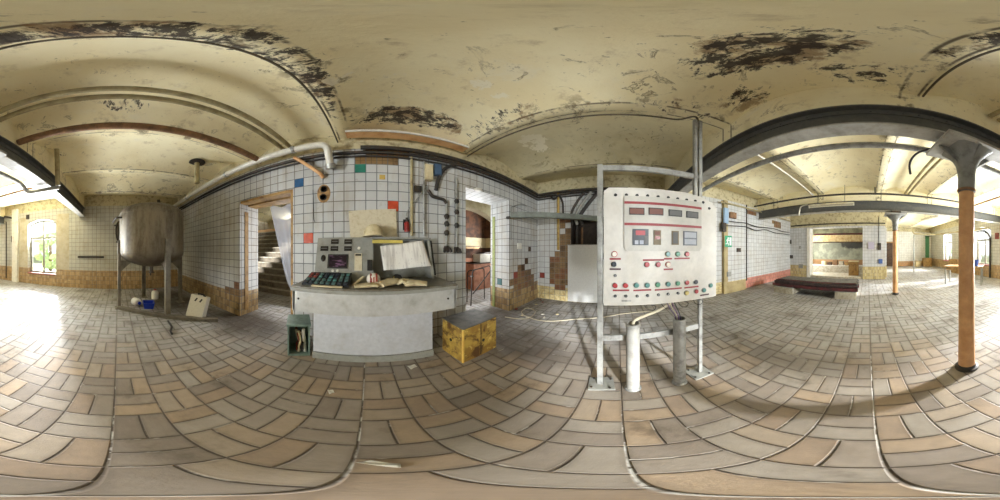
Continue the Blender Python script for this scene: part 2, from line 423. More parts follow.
# south end: hall wall, the partition with its wide opening, the bay behind it
mb = MB().bb((XW - .4, YS - .4, 0), (-.6, YS, 3.7)); struct(mb.build('wall_south', M_TH, smooth=False))
mb = MB()
mb.bb((2.98, -7.9, 0), (XE + .4, -7.5, 3.7)); mb.bb((-.82, -8.1, 0), (.25, -7.5, 3.7)); mb.bb((.25, -7.9, 2.5), (2.98, -7.5, 3.7))
mb.bb((-.95, YS, 0), (-.6, -8.1, 3.7))
struct(mb.build('wall_partition', M_TS, smooth=False))
struct(MB().bb((2.86, -7.92, 0), (3.02, -7.46, 2.5)).build('trim_4', M_WHITE, smooth=False))
M_BAY = Mat('damp_grey_green_wall'); q = M_BAY; q.P = q.xyz()
cc = q.mix(rgb(140, 140, 116), rgb(110, 110, 92), q.noise(2, 5).step(.4, .6))
cc = q.mix(cc, rgb(30, 26, 20), (q.blobm((.9, -10, 1.75), (1.6, 2, .45)) + q.noise(5, 6) - .6).step(.2, .6) * .9)
cc = q.mix(cc, rgb(150, 112, 70), q.P[2].lt(.75)); M_BAY = q.finish(cc, .7)
struct(MB().bb((-.6, -10.9, 0), (4.6, -10.6, 3.7)).bb((4.3, -10.6, 0), (4.6, -7.9, 3.7)).build('wall_bay', M_BAY, smooth=False))
# stair hall and the room behind the second doorway
M_ROOM = paint('old_room_plaster', rgb(206, 198, 178), rgb(150, 130, 94), .7, 0, 2)
mb = MB().bb((-6.9, T, 0), (-6.6, 9, 4.6)).bb((-1.0, T, 0), (-.7, 9, 4.6)).bb((-6.9, 8.7, 0), (-.7, 9, 4.6)); struct(mb.build('wall_stair', M_ROOM, smooth=False))
M_BACK = Mat('brick_and_plaster_back_wall'); q = M_BACK; q.P = q.xyz()
cc = q.mix(rgb(96, 62, 40), rgb(58, 38, 26), q.noise(4, 6).step(.4, .65)); cc = q.mix(cc, rgb(196, 140, 112), q.P[2].lt(1.05)); cc = q.mix(cc, rgb(190, 176, 142), q.P[2].gt(1.5) * q.P[2].lt(1.95)); M_BACK = q.finish(q.scalec(cc, q.noise(9, 5) * .6 + .7), .8)
mb = MB().bb((.4, 5.6, 0), (5.4, 5.9, 3.7)).bb((5.1, T, 0), (5.4, 5.9, 3.7)).bb((.4, T, 0), (.7, 5.9, 3.7)); struct(mb.build('wall_back', M_BACK, smooth=False))
# cream arch seen through the second doorway
n = 12; pts = [(1.4 + 2.2 * i / n, 3.3, 2.2 + .32 * math.sin(PI * i / n)) for i in range(n + 1)] + [(3.6, 3.3, 3.4), (1.4, 3.3, 3.4)]
struct(MB().prism(pts, (0, .25, 0)).build('trim_5', M_CREAM, smooth=False))
M_WOOD = paint('old_pine_wood', rgb(176, 140, 84), rgb(110, 80, 44), .6, 0, 7)
M_DARKWOOD = paint('dark_wood', rgb(86, 62, 42), rgb(44, 32, 24), .65, 0, 7)
M_GLASS = Mat('window_glass')
nt = M_GLASS.nt; tr = nt.nodes.new('ShaderNodeBsdfTransparent'); gl = nt.nodes.new('ShaderNodeBsdfGlossy'); gl.inputs['Roughness'].default_value = .02
mx = nt.nodes.new('ShaderNodeMixShader'); mx.inputs[0].default_value = .08
nt.links.new(tr.outputs[0], mx.inputs[1]); nt.links.new(gl.outputs[0], mx.inputs[2]); nt.links.new(mx.outputs[0], M_GLASS.out.inputs[0]); M_GLASS = M_GLASS.m
M_FRAME = paint('weathered_window_paint', rgb(150, 146, 134), rgb(112, 106, 92), .6, 0, 6)
M_SILL = paint('red_brick_sill', rgb(158, 96, 76), rgb(110, 60, 46), .7)
for i, (a, b, zb, zt) in enumerate(WIN):
    xg = XW - .24; f = .06
    w = MB(); w.bar((xg, a + f / 2, zb), (xg, a + f / 2, zt - .1), f, f, (1, 0, 0)); w.bar((xg, b - f / 2, zb), (xg, b - f / 2, zt - .1), f, f, (1, 0, 0))
    w.bar((xg, a, zb + f / 2), (xg, b, zb + f / 2), f, f); m_ = (a + b) / 2; zt2 = zb + (zt - zb) * .66
    w.bar((xg, m_, zb), (xg, m_, zt - .02), .07, .06, (1, 0, 0)); w.bar((xg, a, zt2), (xg, b, zt2), .07, .08)
    n = 10; w.prism([(xg + .03, a + (b - a) * k / n, zt - .16 + .16 * (1 - (2 * k / n - 1) ** 2)) for k in range(n + 1)] + [(xg + .03, a + (b - a) * k / n, zt - .24 + .16 * (1 - (2 * k / n - 1) ** 2)) for k in range(n, -1, -1)], (-.06, 0, 0))
    fr = struct(w.build('window_%d' % (i + 1), M_FRAME, smooth=False))
    for (ya, yb, za, zz) in ((a + f, m_ - .035, zb + f, zt2 - .04), (m_ + .035, b - f, zb + f, zt2 - .04), (a + f, m_ - .035, zt2 + .04, zt - .18), (m_ + .035, b - f, zt2 + .04, zt - .18)):
        MB().bb((xg - .004, ya, za), (xg + .004, yb, zz)).build('pane', M_GLASS, fr, smooth=False)
    MB().bb((XW - .2, a + .01, zb - .05), (XW + .05, b - .01, zb + .005)).build('window_sill', M_SILL, fr, smooth=False)
# the wooden lintel and jamb of the stair doorway, greenish painted jamb strips of both doorways
struct(MB().bb((D1[0], YN + .02, D1[2] - .05), (D1[1], YN + .2, D1[2])).bb((D1[0], YN + .24, D1[2] - .07), (D1[1], YN + .5, D1[2])).bb((D1[1] - .05, YN + .02, 0), (D1[1], YN + .14, D1[2])).bb((D1[0], YN + .14, .1), (D1[0] + .012, YN + .24, 2.2)).build('trim_6', M_WOOD, smooth=False))
M_MOSS = paint('mossy_green_paint', rgb(150, 160, 96), rgb(110, 110, 66), .6)
struct(MB().bb((D2[1] - .014, YN + .42, .0), (D2[1], YN + .5, 2.2)).build('trim_7', M_MOSS, smooth=False))
M_NICHE = paint('niche_shade', rgb(66, 56, 46), rgb(40, 34, 30), .8)  # the recess's darkness, painted onto an added lining
struct(MB().bb((XE + .27, .3, 1.42), (XE + .3, 1.22, 2.22)).bb((XE + .02, .3, 1.42), (XE + .3, .32, 2.22)).bb((XE + .02, 1.2, 1.42), (XE + .3, 1.22, 2.22)).bb((XE + .02, .3, 2.2), (XE + .3, 1.22, 2.22)).build('trim_8', M_NICHE, smooth=False))
# coloured tiles set into the white ones
def ctile(px, py, name, col, wall='n', s=.148, parent=None):
    p = ony(px, py, YN) if wall == 'n' else (onx(px, py, XE) if wall == 'e' else onx(px, py, D2[1]))
    g = .152
    def snap(v, o): return (math.floor((v + o) / g) + .5) * g - o
    if wall == 'n': c = (snap(p.x, .03), YN - .002, snap(p.z, .02)); sz = (s, .006, s)
    elif wall == 'e': c = (XE - .002, snap(p.y, 0), snap(p.z, 0)); sz = (.006, s, s)
    else: c = (D2[1] - .002, snap(p.y, .03), snap(p.z, .02)); sz = (.006, s, s)
    return MB().box(c, sz, None, .002).build(name, col, parent or WN, smooth=False)
M_TEAL = paint('teal_glaze', rgb(52, 128, 108), rgb(44, 100, 88), .25); M_BLUE = paint('blue_glaze', rgb(52, 96, 138), rgb(44, 76, 110), .25)
M_RED = paint('red_glaze', rgb(206, 84, 54), rgb(170, 66, 44), .25); M_GOLD = paint('yellow_glaze', rgb(200, 170, 90), rgb(160, 130, 60), .3)
M_OLDRED = paint('oxblood_glaze', rgb(140, 62, 50), rgb(90, 44, 36), .3); M_DKGRN = paint('dark_teal_glaze', rgb(30, 92, 92), rgb(24, 70, 70), .25)
ctile(356, 172, 'teal_tile', M_TEAL); ctile(299, 187, 'blue_tile', M_BLUE); ctile(308.5, 239, 'red_tile', M_RED); ctile(391.5, 204, 'red_tile', M_RED); ctile(378, 180, 'yellow_tile', M_GOLD, s=.08)
ctile(514, 277, 'oxblood_tile', M_OLDRED); ctile(529, 250, 'dark_tile', M_DARKWOOD, s=.12); ctile(541, 273, 'oxblood_tile', M_OLDRED, 'e', parent=WE); ctile(498, 284, 'dark_teal_tile', M_DKGRN, 'r')
ctile(525, 262, 'dark_tile', M_DARKWOOD); ctile(522, 270, 'dark_tile', M_DARKWOOD)
# ------------------------------------------------------------------ shared materials for the things
M_GALV = paint('galvanised_steel', rgb(176, 176, 170), rgb(120, 118, 112), .4, .55, 10)
M_GREYP = paint('grey_enamel', rgb(150, 150, 142), rgb(112, 108, 96), .42, 0, 7, .4)
M_DESK = paint('worn_grey_desktop', rgb(128, 124, 112), rgb(92, 84, 68), .4, .1, 8, .5)
M_CONS = paint('pale_grey_console_enamel', rgb(190, 192, 196), rgb(158, 156, 150), .4, 0, 5, .35)
M_APR = paint('dull_silver_apron', rgb(190, 190, 186), rgb(150, 146, 136), .4, .1, 6, .4)
M_BLACK = plain('black_plastic', rgb(26, 25, 24), .45)
M_DARK = paint('dark_iron', rgb(62, 60, 56), rgb(96, 72, 50), .55, .5, 9, .4)
M_BEAM = paint('dark_grey_beam_paint', rgb(86, 86, 82), rgb(104, 100, 90), .6, 0, 4, .38)
M_BEAMLT = paint('lit_beam_grey', rgb(172, 170, 162), rgb(128, 124, 112), .5, .1, 5, .45)  # beam grey lightened in colour for the lit underside of the flange
M_CAP = paint('grey_cast_iron_paint', rgb(136, 136, 130), rgb(92, 88, 80), .45, .2, 9, .42)
M_ORANGE = paint('orange_brown_column_paint', rgb(222, 172, 118), rgb(184, 132, 84), .5, 0, 6, .5, .22)
M_RUST = paint('rusty_pipe', rgb(156, 116, 80), rgb(108, 82, 58), .65, .2, 10, .5)
M_RUSTO = paint('orange_rust_primer', rgb(226, 180, 126), rgb(190, 132, 80), .6, 0, 5, .45)
M_PIPEW = paint('white_pipe_paint', rgb(214, 210, 196), rgb(170, 160, 136), .4, 0, 6, .35)
M_PIPEB = paint('beige_pipe_paint', rgb(178, 166, 126), rgb(132, 116, 80), .55, 0, 6, .45)
M_CABLE = plain('dark_cable_sheath', rgb(50, 46, 42), .6)
M_CABLEW = plain('pale_cable_sheath', rgb(190, 180, 156), .6)
M_STEEL = Mat('stained_tank_steel'); q = M_STEEL; q.P = q.xyz()
vv = q.vec(q.P[0] * 1.6, q.P[1] * 1.6, q.P[2] * .35); n1_ = q.noise(3.2, 5, .65, vv); n2_ = q.noise(12, 5, .7)
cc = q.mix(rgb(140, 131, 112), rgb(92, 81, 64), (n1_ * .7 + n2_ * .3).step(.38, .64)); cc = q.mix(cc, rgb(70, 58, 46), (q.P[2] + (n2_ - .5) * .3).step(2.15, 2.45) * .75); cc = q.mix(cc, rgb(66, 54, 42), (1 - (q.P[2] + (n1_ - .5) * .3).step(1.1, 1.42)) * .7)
M_STEEL = q.finish(q.scalec(cc, n2_ * .5 + .75), n1_ * .3 + .38, .15, n2_, .002)
M_BOARD = paint('brushed_white_board', rgb(202, 198, 189), rgb(178, 172, 160), .42, .05, 4, .42, .16, .3)
M_FASC = paint('silver_fascia', rgb(188, 185, 176), rgb(168, 163, 152), .42, .05, 5, .45, .16, .3)
M_BRED = plain('red_button', rgb(166, 56, 58), .35); M_BTEAL = plain('teal_button', rgb(82, 132, 126), .35); M_BGREEN = plain('green_button', rgb(74, 138, 106), .35)
M_BDARK = plain('dark_button', rgb(54, 60, 66), .35); M_BYEL = plain('yellow_button', rgb(196, 176, 108), .4); M_STRIP = plain('red_label_strip', rgb(138, 40, 44), .5); M_SDARK = plain('dark_label_strip', rgb(70, 40, 44), .5)
M_DISPB = plain('brown_display', rgb(110, 66, 52), .55); M_DISPG = plain('grey_display', rgb(92, 92, 90), .55); M_DISPL = plain('pale_display_cell', rgb(166, 170, 178), .55); M_DISPO = plain('olive_display', rgb(112, 98, 70), .55)
M_YEL = Mat('flaking_yellow_paint'); q = M_YEL; q.P = q.xyz()
cc = q.mix(rgb(190, 158, 74), rgb(150, 116, 52), q.noise(4, 5).step(.4, .6)); cc = q.mix(cc, rgb(92, 62, 34), (q.noise(5, 7, .7, None, .6)).step(.47, .6)); cc = q.mix(cc, rgb(232, 206, 120), q.noise(11, 5).step(.58, .7) * .7); M_YEL = q.finish(cc, .45, .1, q.noise(20, 4), .003)
M_SOOT = paint('sooty_grey_top', rgb(104, 100, 92), rgb(70, 66, 60), .6, .1, 9)
M_GRN = paint('green_hammered_paint', rgb(134, 156, 144), rgb(96, 114, 104), .5, .1, 8)
M_PAPER = Mat('printed_flow_sheet'); q = M_PAPER; q.P = q.xyz()
cc = q.mix(rgb(236, 233, 226), rgb(190, 184, 178), q.noise(5, 3, .5, q.vec(q.P[0] * 3, 0, q.P[2] * .4)).step(.46, .62) * .7); cc = q.mix(cc, rgb(150, 140, 150), q.noise(34, 3, .6, q.vec(q.P[0] * 1.6, 0, q.P[2] * .7)).step(.6, .66) * .45); M_PAPER = q.finish(cc, .8)
M_CARD = paint('speckled_cream_card', rgb(208, 198, 170), rgb(176, 158, 122), .8, 0, 18, .4)
M_LEATH = paint('tan_work_leather', rgb(210, 196, 158), rgb(170, 150, 108), .8, 0, 14, .4)
M_BRICKB = paint('pale_concrete', rgb(186, 178, 158), rgb(140, 128, 104), .8, 0, 8)
M_WINE = paint('wine_red_steel', rgb(112, 50, 52), rgb(58, 40, 40), .45, .1, 5, .5)

# ------------------------------------------------------------------ control console
root = thing('control_console', 'long grey control console with white front panel, standing between the two doorways', 'control console', (.08, 1.85, 0))
MB().bb((-.6, 1.64, .0), (.72, 2.15, .1)).build('plinth', M_GREYP, root, smooth=False)
MB().bb((-.595, 1.665, .1), (.715, 2.17, .76), .006).build('front_panel', M_CONS, root)
mb = MB(); mb.bb((-.772, 1.5, .73), (.93, 1.53, .985), .008); mb.bb((-.772, 1.5, .73), (-.745, 2.17, .985)); mb.bb((.905, 1.5, .73), (.93, 2.17, .985)); mb.bb((-.76, 1.52, .73), (.92, 2.17, .75))
mb.build('apron', M_APR, root)
MB().bb((-.785, 1.488, .985), (.943, 2.185, 1.02), .01).build('desktop', M_DESK, root)
MB().bb((-.79, 1.482, .965), (.948, 1.49, 1.0), .003).build('edge_rail', M_GREYP, root)
for px_ in (298.5, 448):
    p = ony(px_, 298.5, 1.5); MB().cyl((p.x, 1.494, p.z), (p.x, 1.505, p.z), .012, n=14).build('screw', M_DARK, root)
# sloping instrument panel
A = Vector((0, 1.90, 1.03)); Bp = Vector((0, 2.07, 1.565)); dirp = (Bp - A).normalized(); NP = Vector((0, -dirp.z, dirp.y))
def cp(cx, cy): return hit(290 + cx / 6.667, 225 + cy / 6.667, A, NP)
def onpanel(mb, x0, y0, x1, y1, t=.006, base=0.0):
    q = [cp(x0, y0), cp(x1, y0), cp(x1, y1), cp(x0, y1)]
    # straight-sided: average the corners so that the piece is a true rectangle on the panel
    u0 = (q[0].x + q[3].x) / 2; u1 = (q[1].x + q[2].x) / 2; z0 = (q[0].z + q[1].z) / 2; z1 = (q[2].z + q[3].z) / 2
    def pt(u, z): k = (z - A.z) / dirp.z; return Vector((u, A.y + dirp.y * k, z)) + NP * base
    return mb.prism([pt(u0, z1), pt(u1, z1), pt(u1, z0), pt(u0, z0)], NP * t)
xl, xm, xr = cp(165, 300).x, cp(545, 200).x, cp(945, 200).x
def slab(x0, x1, t): # a wedge shaped cabinet behind the sloping face
    return MB().prism([(x0, A.y, 1.02), (x0, Bp.y, 1.565), (x0, 2.17, 1.565), (x0, 2.17, 1.02)], (x1 - x0, 0, 0))
slab(xl, xm, 0).build('instrument_panel', M_GREYP, root, smooth=False)
mb = MB(); mb.prism([(xm, A.y, 1.02), (xm, Bp.y, 1.565), (xm, 2.17, 1.565), (xm, 2.17, 1.02)], (.02, 0, 0)); mb.prism([(xr - .04, A.y, 1.02), (xr - .04, Bp.y, 1.565), (xr - .04, 2.17, 1.565), (xr - .04, 2.17, 1.02)], (.04, 0, 0))
mb.bb((xm, 2.15, 1.02), (xr, 2.17, 1.565)); mb.bb((xm, 2.03, 1.545), (xr, 2.17, 1.57))
mb.build('chart_bay', M_GREYP, root, smooth=False)
mb = MB(); onpanel(mb, 548, 100, 750, 122, .004); mb.build('yellow_edge_strip', plain('yellow_strip', rgb(206, 186, 96), .6), root, smooth=False)
mb = MB(); mb.prism([(xr - .002, A.y + .02, 1.06), (xr - .002, Bp.y + .01, 1.53), (xr - .002, 2.15, 1.53), (xr - .002, 2.15, 1.06)], (.035, 0, 0)); mb.build('side_grille', M_BLACK, root, smooth=False)
M_METER = plain('dark_meter_glass', rgb(44, 40, 36), .2); M_SCR = Mat('purple_screen'); q = M_SCR
q.P = q.xyz(); cc = q.mix(rgb(38, 28, 36), rgb(120, 90, 118), q.noise(16, 2, .5, q.vec(q.P[0] * .5, q.P[1] * 2, q.P[2] * 2)).step(.52, .6)); M_SCR = q.finish(cc, .15)
for cx, cy in ((300, 112), (388, 112), (230, 158), (297, 158), (387, 158)):
    mb = MB(); onpanel(mb, cx - 25, cy - 15, cx + 25, cy + 15, .012); o = mb.build('meter', M_METER, root, smooth=False)
    mb = MB(); onpanel(mb, cx - 19, cy - 3, cx + 19, cy + 2, .003, .012); mb.build('scale', M_DISPG, o, smooth=False)
mb = MB(); onpanel(mb, 252, 196, 386, 290, .008); scr = mb.build('screen', M_BLACK, root, smooth=False)
mb = MB(); onpanel(mb, 262, 205, 376, 280, .003, .008); mb.build('picture', M_SCR, scr, smooth=False)
c_ = cp(222, 222); MB().lathe([(.0001, 0), (.03, 0), (.03, .008), (.022, .012), (.0001, .012)], c_, 20, Matrix((Vector((1, 0, 0)), dirp * 1.5, NP)).transposed()).build('oval_grille', M_METER, root)
for cx, cy, r_ in ((460, 155, .02), (285, 305, .018), (317, 305, .018)):
    MB().lathe([(.0001, 0), (r_, 0), (r_ * .9, .01), (.0001, .013)], cp(cx, cy), 16, Matrix((Vector((1, 0, 0)), dirp, NP)).transposed()).build('white_button', M_WHITE, root)
mb = MB(); onpanel(mb, 430, 190, 480, 305, .006); o = mb.build('card_slot', M_CARD, root, smooth=False)
mb = MB(); onpanel(mb, 436, 195, 474, 206, .006, .006); mb.build('slot', M_BLACK, o, smooth=False)
mb = MB(); onpanel(mb, 515, 235, 550, 305, .03); o = mb.build('handset', M_BLACK, root, smooth=False)
# sloping key panel on the desktop
def kp(px, py): return hit(px, py, (0, 1.57, 1.04), (0, -.3, 1))
mb = MB(); mb.prism([(-.69, 1.56, 1.02), (-.69, 1.56, 1.04), (-.69, 1.87, 1.125), (-.69, 1.89, 1.02)], (.5, 0, 0)); key = mb.build('key_panel', M_BLACK, root, smooth=False)
MB().bb((-.57, 1.525, 1.02), (-.25, 1.558, 1.036), .004).build('wrist_bar', M_LEATH, root)
M_KTEAL = plain('dull_teal_key', rgb(84, 112, 108), .4); kn = Vector((0, -.265, .964)); rnd = random.Random(3)
for i in range(8):
    for j in range(4):
        x = -.655 + i * .061; f = .10 + j * .235; y = 1.56 + .31 * f; z = 1.04 + .085 * f
        colr = M_BDARK if rnd.random() < .4 else (M_KTEAL if rnd.random() < .75 else M_BTEAL)
        if i in (0, 1) and j > 1: colr = M_OLDRED
        M3 = Matrix((Vector((1, 0, 0)), Vector((0, .964, .265)), kn)).transposed()
        MB().box(Vector((x, y, z)) + kn * .006, (.036, .042, .02), M3, .004).build('push_key', colr, key)
# ------------------------------------------------------------------ things lying on and behind the console
def panelpt(cx, cy, off): return cp(cx, cy) + NP * off
pc = [panelpt(600, 145, .015), panelpt(885, 108, .02), panelpt(930, 278, .05), panelpt(622, 308, .04)]
def sheetf(u, v):
    p = (pc[0] * (1 - u) + pc[1] * u) * (1 - v) + (pc[3] * (1 - u) + pc[2] * u) * v
    return p + NP * (.008 * math.sin(u * 9 + v * 2) + .01 * v * v)
tag(MB().grid(sheetf, 20, 12).build('paper_sheet', M_PAPER, solid=.002), 'large creased printed flow sheet leaning in the open bay of the grey console', 'paper sheet')
pa = [ony(348.5, 211, 2.17), ony(396, 209, 2.17), ony(397, 240, 2.17), ony(350.5, 240, 2.17)]
mb = MB(); mb.prism([p + Vector((0, .0, 0)) for p in pa], (0, .02, 0)); tag(mb.build('cardboard_sheet', M_CARD, smooth=False), 'speckled cream cardboard sheet standing against the tiles above the console', 'cardboard')
hp = ony(373.5, 236.5, 2.03); hz = 1.572
t = thing('hard_hat', 'tan dome-shaped hard hat lying on top of the grey console', 'hard hat', (hp.x, 2.02, hz))
MB().lathe([(.125, 0), (.128, .02), (.118, .07), (.092, .12), (.055, .15), (.0001, .16)], (hp.x, 2.022, hz), 28).build('shell', M_LEATH, t)
MB().lathe([(.12, 0), (.145, .002), (.145, .008), (.12, .014)], (hp.x, 2.018, hz), 28).build('brim', M_CARD, t)
bp = onz(373.5, 280, 1.03); bp = Vector((bp.x, 1.7, 1.088)); bp.x = ony(373.5, 276, 1.7).x
t = thing('crumpled_can', 'crumpled red and white round can lying among the gloves on the console', 'can', (bp.x, 1.7, 1.02))
MB().blob(bp, (.15, .125, .13), 3, .04, (0, .1, .2), 4).build('body', plain('pearly_white_tin', rgb(222, 214, 200), .3), t)
for dx, w_ in ((-.028, .022), (.03, .02), (.002, .014)):
    MB().lathe([(.057, -w_ / 2), (.063, -w_ / 2), (.063, w_ / 2), (.057, w_ / 2)], bp + Vector((dx, 0, 0)), 24, Euler((0, PI / 2, 0)).to_matrix()).build('red_band', plain('rusty_red_print', rgb(150, 66, 52), .4), t)
def glove(c, ang, label, sc=1.0, seed=1, lift=.03):
    t = thing('work_glove', label, 'glove', c)
    R = Euler((0, 0, ang)).to_matrix(); c = Vector(c); rr = random.Random(seed)
    def L(x, y, z): return c + R @ (Vector((x, y, z)) * sc)
    mb = MB(); rings = []
    # palm and flared cuff as one puffy sleeve; tapered fingers rooted in the palm
    for x, hw, hz_, zc in ((-.17, .09, .02, .022), (-.12, .084, .022, .026), (-.06, .08, .026, .03), (0, .082, .028, .034), (.05, .076, .025, .034), (.075, .06, .014, .03)):
        rings.append([mb.bm.verts.new(L(x, hw * math.cos(2 * PI * i / 18), zc + hz_ * math.sin(2 * PI * i / 18) * (1 + .25 * rr.random()))) for i in range(18)])
    mb.skin(rings)
    for k, ln in enumerate((.075, .095, .09, .07)):
        y = -.052 + k * .035; sp = (k - 1.5) * .016
        mb.tube([L(.05, y, .034), L(.06 + ln * .5, y + sp * .6, .036 + lift * rr.random()), L(.06 + ln, y + sp, .024 + lift * .8 * rr.random()), L(.068 + ln, y + sp, .022)], [.02 * sc, .0195 * sc, .015 * sc, .006 * sc], 10)
    mb.tube([L(-.04, .05, .03), L(.0, .1, .034), (L(.045, .125, .03)), L(.055, .13, .028)], [.022 * sc, .02 * sc, .015 * sc, .006 * sc], 10)
    mb.build('hand', M_LEATH, t)
    rings = []
    mb = MB()
    for x, k in ((-.172, 1.03), (-.17, 1.08), (-.158, 1.08), (-.156, 1.03)):
        rings.append([mb.bm.verts.new(L(x, .085 * k * math.cos(2 * PI * i / 18), .021 + .019 * k * math.sin(2 * PI * i / 18))) for i in range(18)])
    mb.skin(rings, False); mb.build('cuff_hem', M_CARD, t)
gx = lambda px, y: ony(px, 270, y).x
glove((gx(367, 1.57), 1.565, 1.024), .15, 'tan leather glove in front of the red and white can, along the console edge', .72, 2, .01)
glove((gx(393, 1.68), 1.68, 1.024), .5, 'large tan leather glove right of the can, the middle one on the console', 1.05, 5, .03)
glove((gx(411, 1.62), 1.6, 1.024), 2.75, 'tan leather glove farthest right, before the printed sheet', .95, 8, .02)
# black and yellow reel under the sheet
rp = Vector((gx(397.5, 1.72), 1.735, 1.075))
t = thing('tape_reel', 'small black and yellow reel standing under the printed sheet on the console', 'reel', (rp.x, 1.735, 1.02))
RM = Euler((PI / 2, 0, .3)).to_matrix()
MB().lathe([(.05, -.018), (.055, -.018), (.055, -.012), (.03, -.012), (.03, .012), (.055, .012), (.055, .018), (.05, .018)], rp, 22, RM).build('spool', M_BLACK, t)
MB().lathe([(.028, -.011), (.045, -.011), (.045, .011), (.028, .011)], rp, 22, RM, False).build('tape', plain('yellow_tape', rgb(180, 160, 66), .5), t)
mb = MB().bar((-.15, 1.66, 1.03), (-.05, 1.78, 1.1), .03, .012); tag(mb.build('screwdriver_case', M_LEATH, smooth=False), 'narrow tan strip leaning at the right end of the keys on the console', 'strip')

# ------------------------------------------------------------------ small green cabinet under the console's left overhang
a_, b_ = onz(287.5, 355.5), onz(310, 355.5); u = (b_ - a_); w_ = u.length; u.normalize(); v = Vector((-u.y, u.x, 0)); Hc = .5; dpt = .3
t = thing('green_cabinet', 'small open green metal cabinet full of junk under the left end of the console', 'cabinet', a_)
def G(x, y, z): return a_ + u * x + v * y + Vector((0, 0, z))
def gb(mb, a, b):
    pts = [G(x, y, z) for z in (a[2], b[2]) for x, y in ((a[0], a[1]), (b[0], a[1]), (b[0], b[1]), (a[0], b[1]))]
    return mb.prism(pts[:4], pts[4] - pts[0])
mb = MB(); gb(mb, (0, 0, .02), (.015, dpt, Hc - .02)); gb(mb, (w_ - .015, 0, .02), (w_, dpt, Hc - .02)); gb(mb, (0, dpt - .015, .02), (w_, dpt, Hc - .02)); gb(mb, (0, 0, .0), (w_, dpt, .02)); mb.build('body', M_GRN, t, smooth=False)
mb = MB(); gb(mb, (-.012, -.012, Hc - .03), (w_ + .012, dpt + .01, Hc)); mb.build('top', M_GRN, t, smooth=False)
rnd = random.Random(11)
jm = [M_CARD, M_BLACK, M_LEATH, M_RUST, M_PIPEW, M_OLDRED]
for k in range(7):
    x0, z0 = rnd.uniform(.055, w_ - .055), .02
    pts = [G(x0, .04 + .03 * (k % 4), .045)] + [G(min(max(x0 + rnd.uniform(-.04, .04), .05), w_ - .05), .04 + rnd.uniform(0, .15), q) for q in (.12, .22, .3 + .1 * rnd.random())]
    tag(MB().tube(bend(pts, .05), .012 + .008 * rnd.random(), 8).build('cable_end', jm[k % 6]), 'tangled cable ends and rags stuffed in the open green cabinet', 'cable end', 'junk in the green cabinet')
# ------------------------------------------------------------------ yellow cabinet
f_, l_, r_ = onz(463, 363), onz(443, 352), onz(496, 347)
u = (r_ - f_); w_ = u.length; u.normalize(); v = Vector((-u.y, u.x, 0)); a_ = f_; dpt = .40; Hc = .52
t = thing('yellow_cabinet', 'squat yellow steel cabinet with flaking paint and a sooty top beside the console', 'cabinet', f_)
mb = MB(); gb(mb, (0, 0, 0), (w_, dpt, Hc - .012)); mb.build('body', M_YEL, t, smooth=False)
mb = MB(); gb(mb, (-.006, -.006, Hc - .014), (w_ + .006, dpt + .006, Hc)); mb.build('top', M_SOOT, t, smooth=False)
mb = MB(); mb.cyl(G(.3, -.004, .24), G(.3, .02, .24), .022); mb.build('lock_hole', M_BLACK, t)
mb = MB(); mb.cyl(G(-.004, .22, .26), G(.02, .22, .26), .022); mb.build('lock_hole', M_BLACK, t)
mb = MB(); gb(mb, (.255, -.006, .02), (.262, 0, Hc - .02)); mb.build('door_seam', M_DARK, t, smooth=False)
mb = MB(); mb.bar(G(0, 0, .005), G(0, 0, Hc - .015), .02, .02, (1, 0, 0)); mb.build('edge_angle', paint('pale_yellow_edge', rgb(226, 192, 96), rgb(190, 140, 60), .45), t, smooth=False)

# ------------------------------------------------------------------ control board on its steel frame
XB = 1.195
def bd(cx, cy): return onx(600 + cx / 6.25, 180 + cy / 6.25, XB)
def bl(cx, cy): return onx(600 + cx / 6.25, 240 + cy / 6.25, XB)
root = thing('control_board', 'tall pale control board full of coloured buttons, on a steel post frame', 'control board', (1.25, -.3, 0))
zt, zb_ = 1.895, .965
poly = [(XB, .107, zb_), (XB, -.845, zb_), (XB, -.85, 1.795), (XB, -.8, 1.838), (XB, -.7, 1.875), (XB, -.55, zt), (XB, .07, zt), (XB, .107, zt - .03)]
MB().prism(poly, (.03, 0, 0)).build('board', M_BOARD, root, smooth=False)
f0, f1 = bd(150, 120), bd(630, 170); zf0 = bd(160, 445).z
q = [bd(150, 110), bd(632, 135), bd(628, 425), bd(610, 445), bd(175, 447), bd(152, 430)]
zt_f = (q[0].z + q[1].z) / 2
pts = [(XB, f0.y, zt_f), (XB, f1.y, zt_f), (XB, f1.y, zf0 + .03), (XB, f1.y + .02, zf0), (XB, f0.y - .02, zf0), (XB, f0.y, zf0 + .03)]
fas = MB().prism(pts, (-.012, 0, 0)).build('fascia', M_FASC, root, smooth=False)
def rect(fn, x0, y0, x1, y1, name, mat, t=.006, base=.0, parent=None):
    q = [fn(x0, y0), fn(x1, y0), fn(x1, y1), fn(x0, y1)]
    ya, yb = (q[0].y + q[3].y) / 2, (q[1].y + q[2].y) / 2; za, zb = (q[0].z + q[1].z) / 2, (q[2].z + q[3].z) / 2
    return MB().prism([(XB - base, ya, za), (XB - base, yb, za), (XB - base, yb, zb), (XB - base, ya, zb)], (-t, 0, 0)).build(name, mat, parent, smooth=False)
def strip(fn, x0, y0, x1, y1, mat, base=0.0, h=.008):
    a, b = fn(x0, y0), fn(x1, y1); z = (a.z + b.z) / 2
    return MB().bb((XB - base - .003, a.y, z - h), (XB - base, b.y, z + h)).build('label_strip', mat, root, smooth=False)
strip(bd, 152, 147, 630, 177, M_STRIP, .012, .010); strip(bd, 152, 277, 630, 297, M_STRIP, .012, .010)
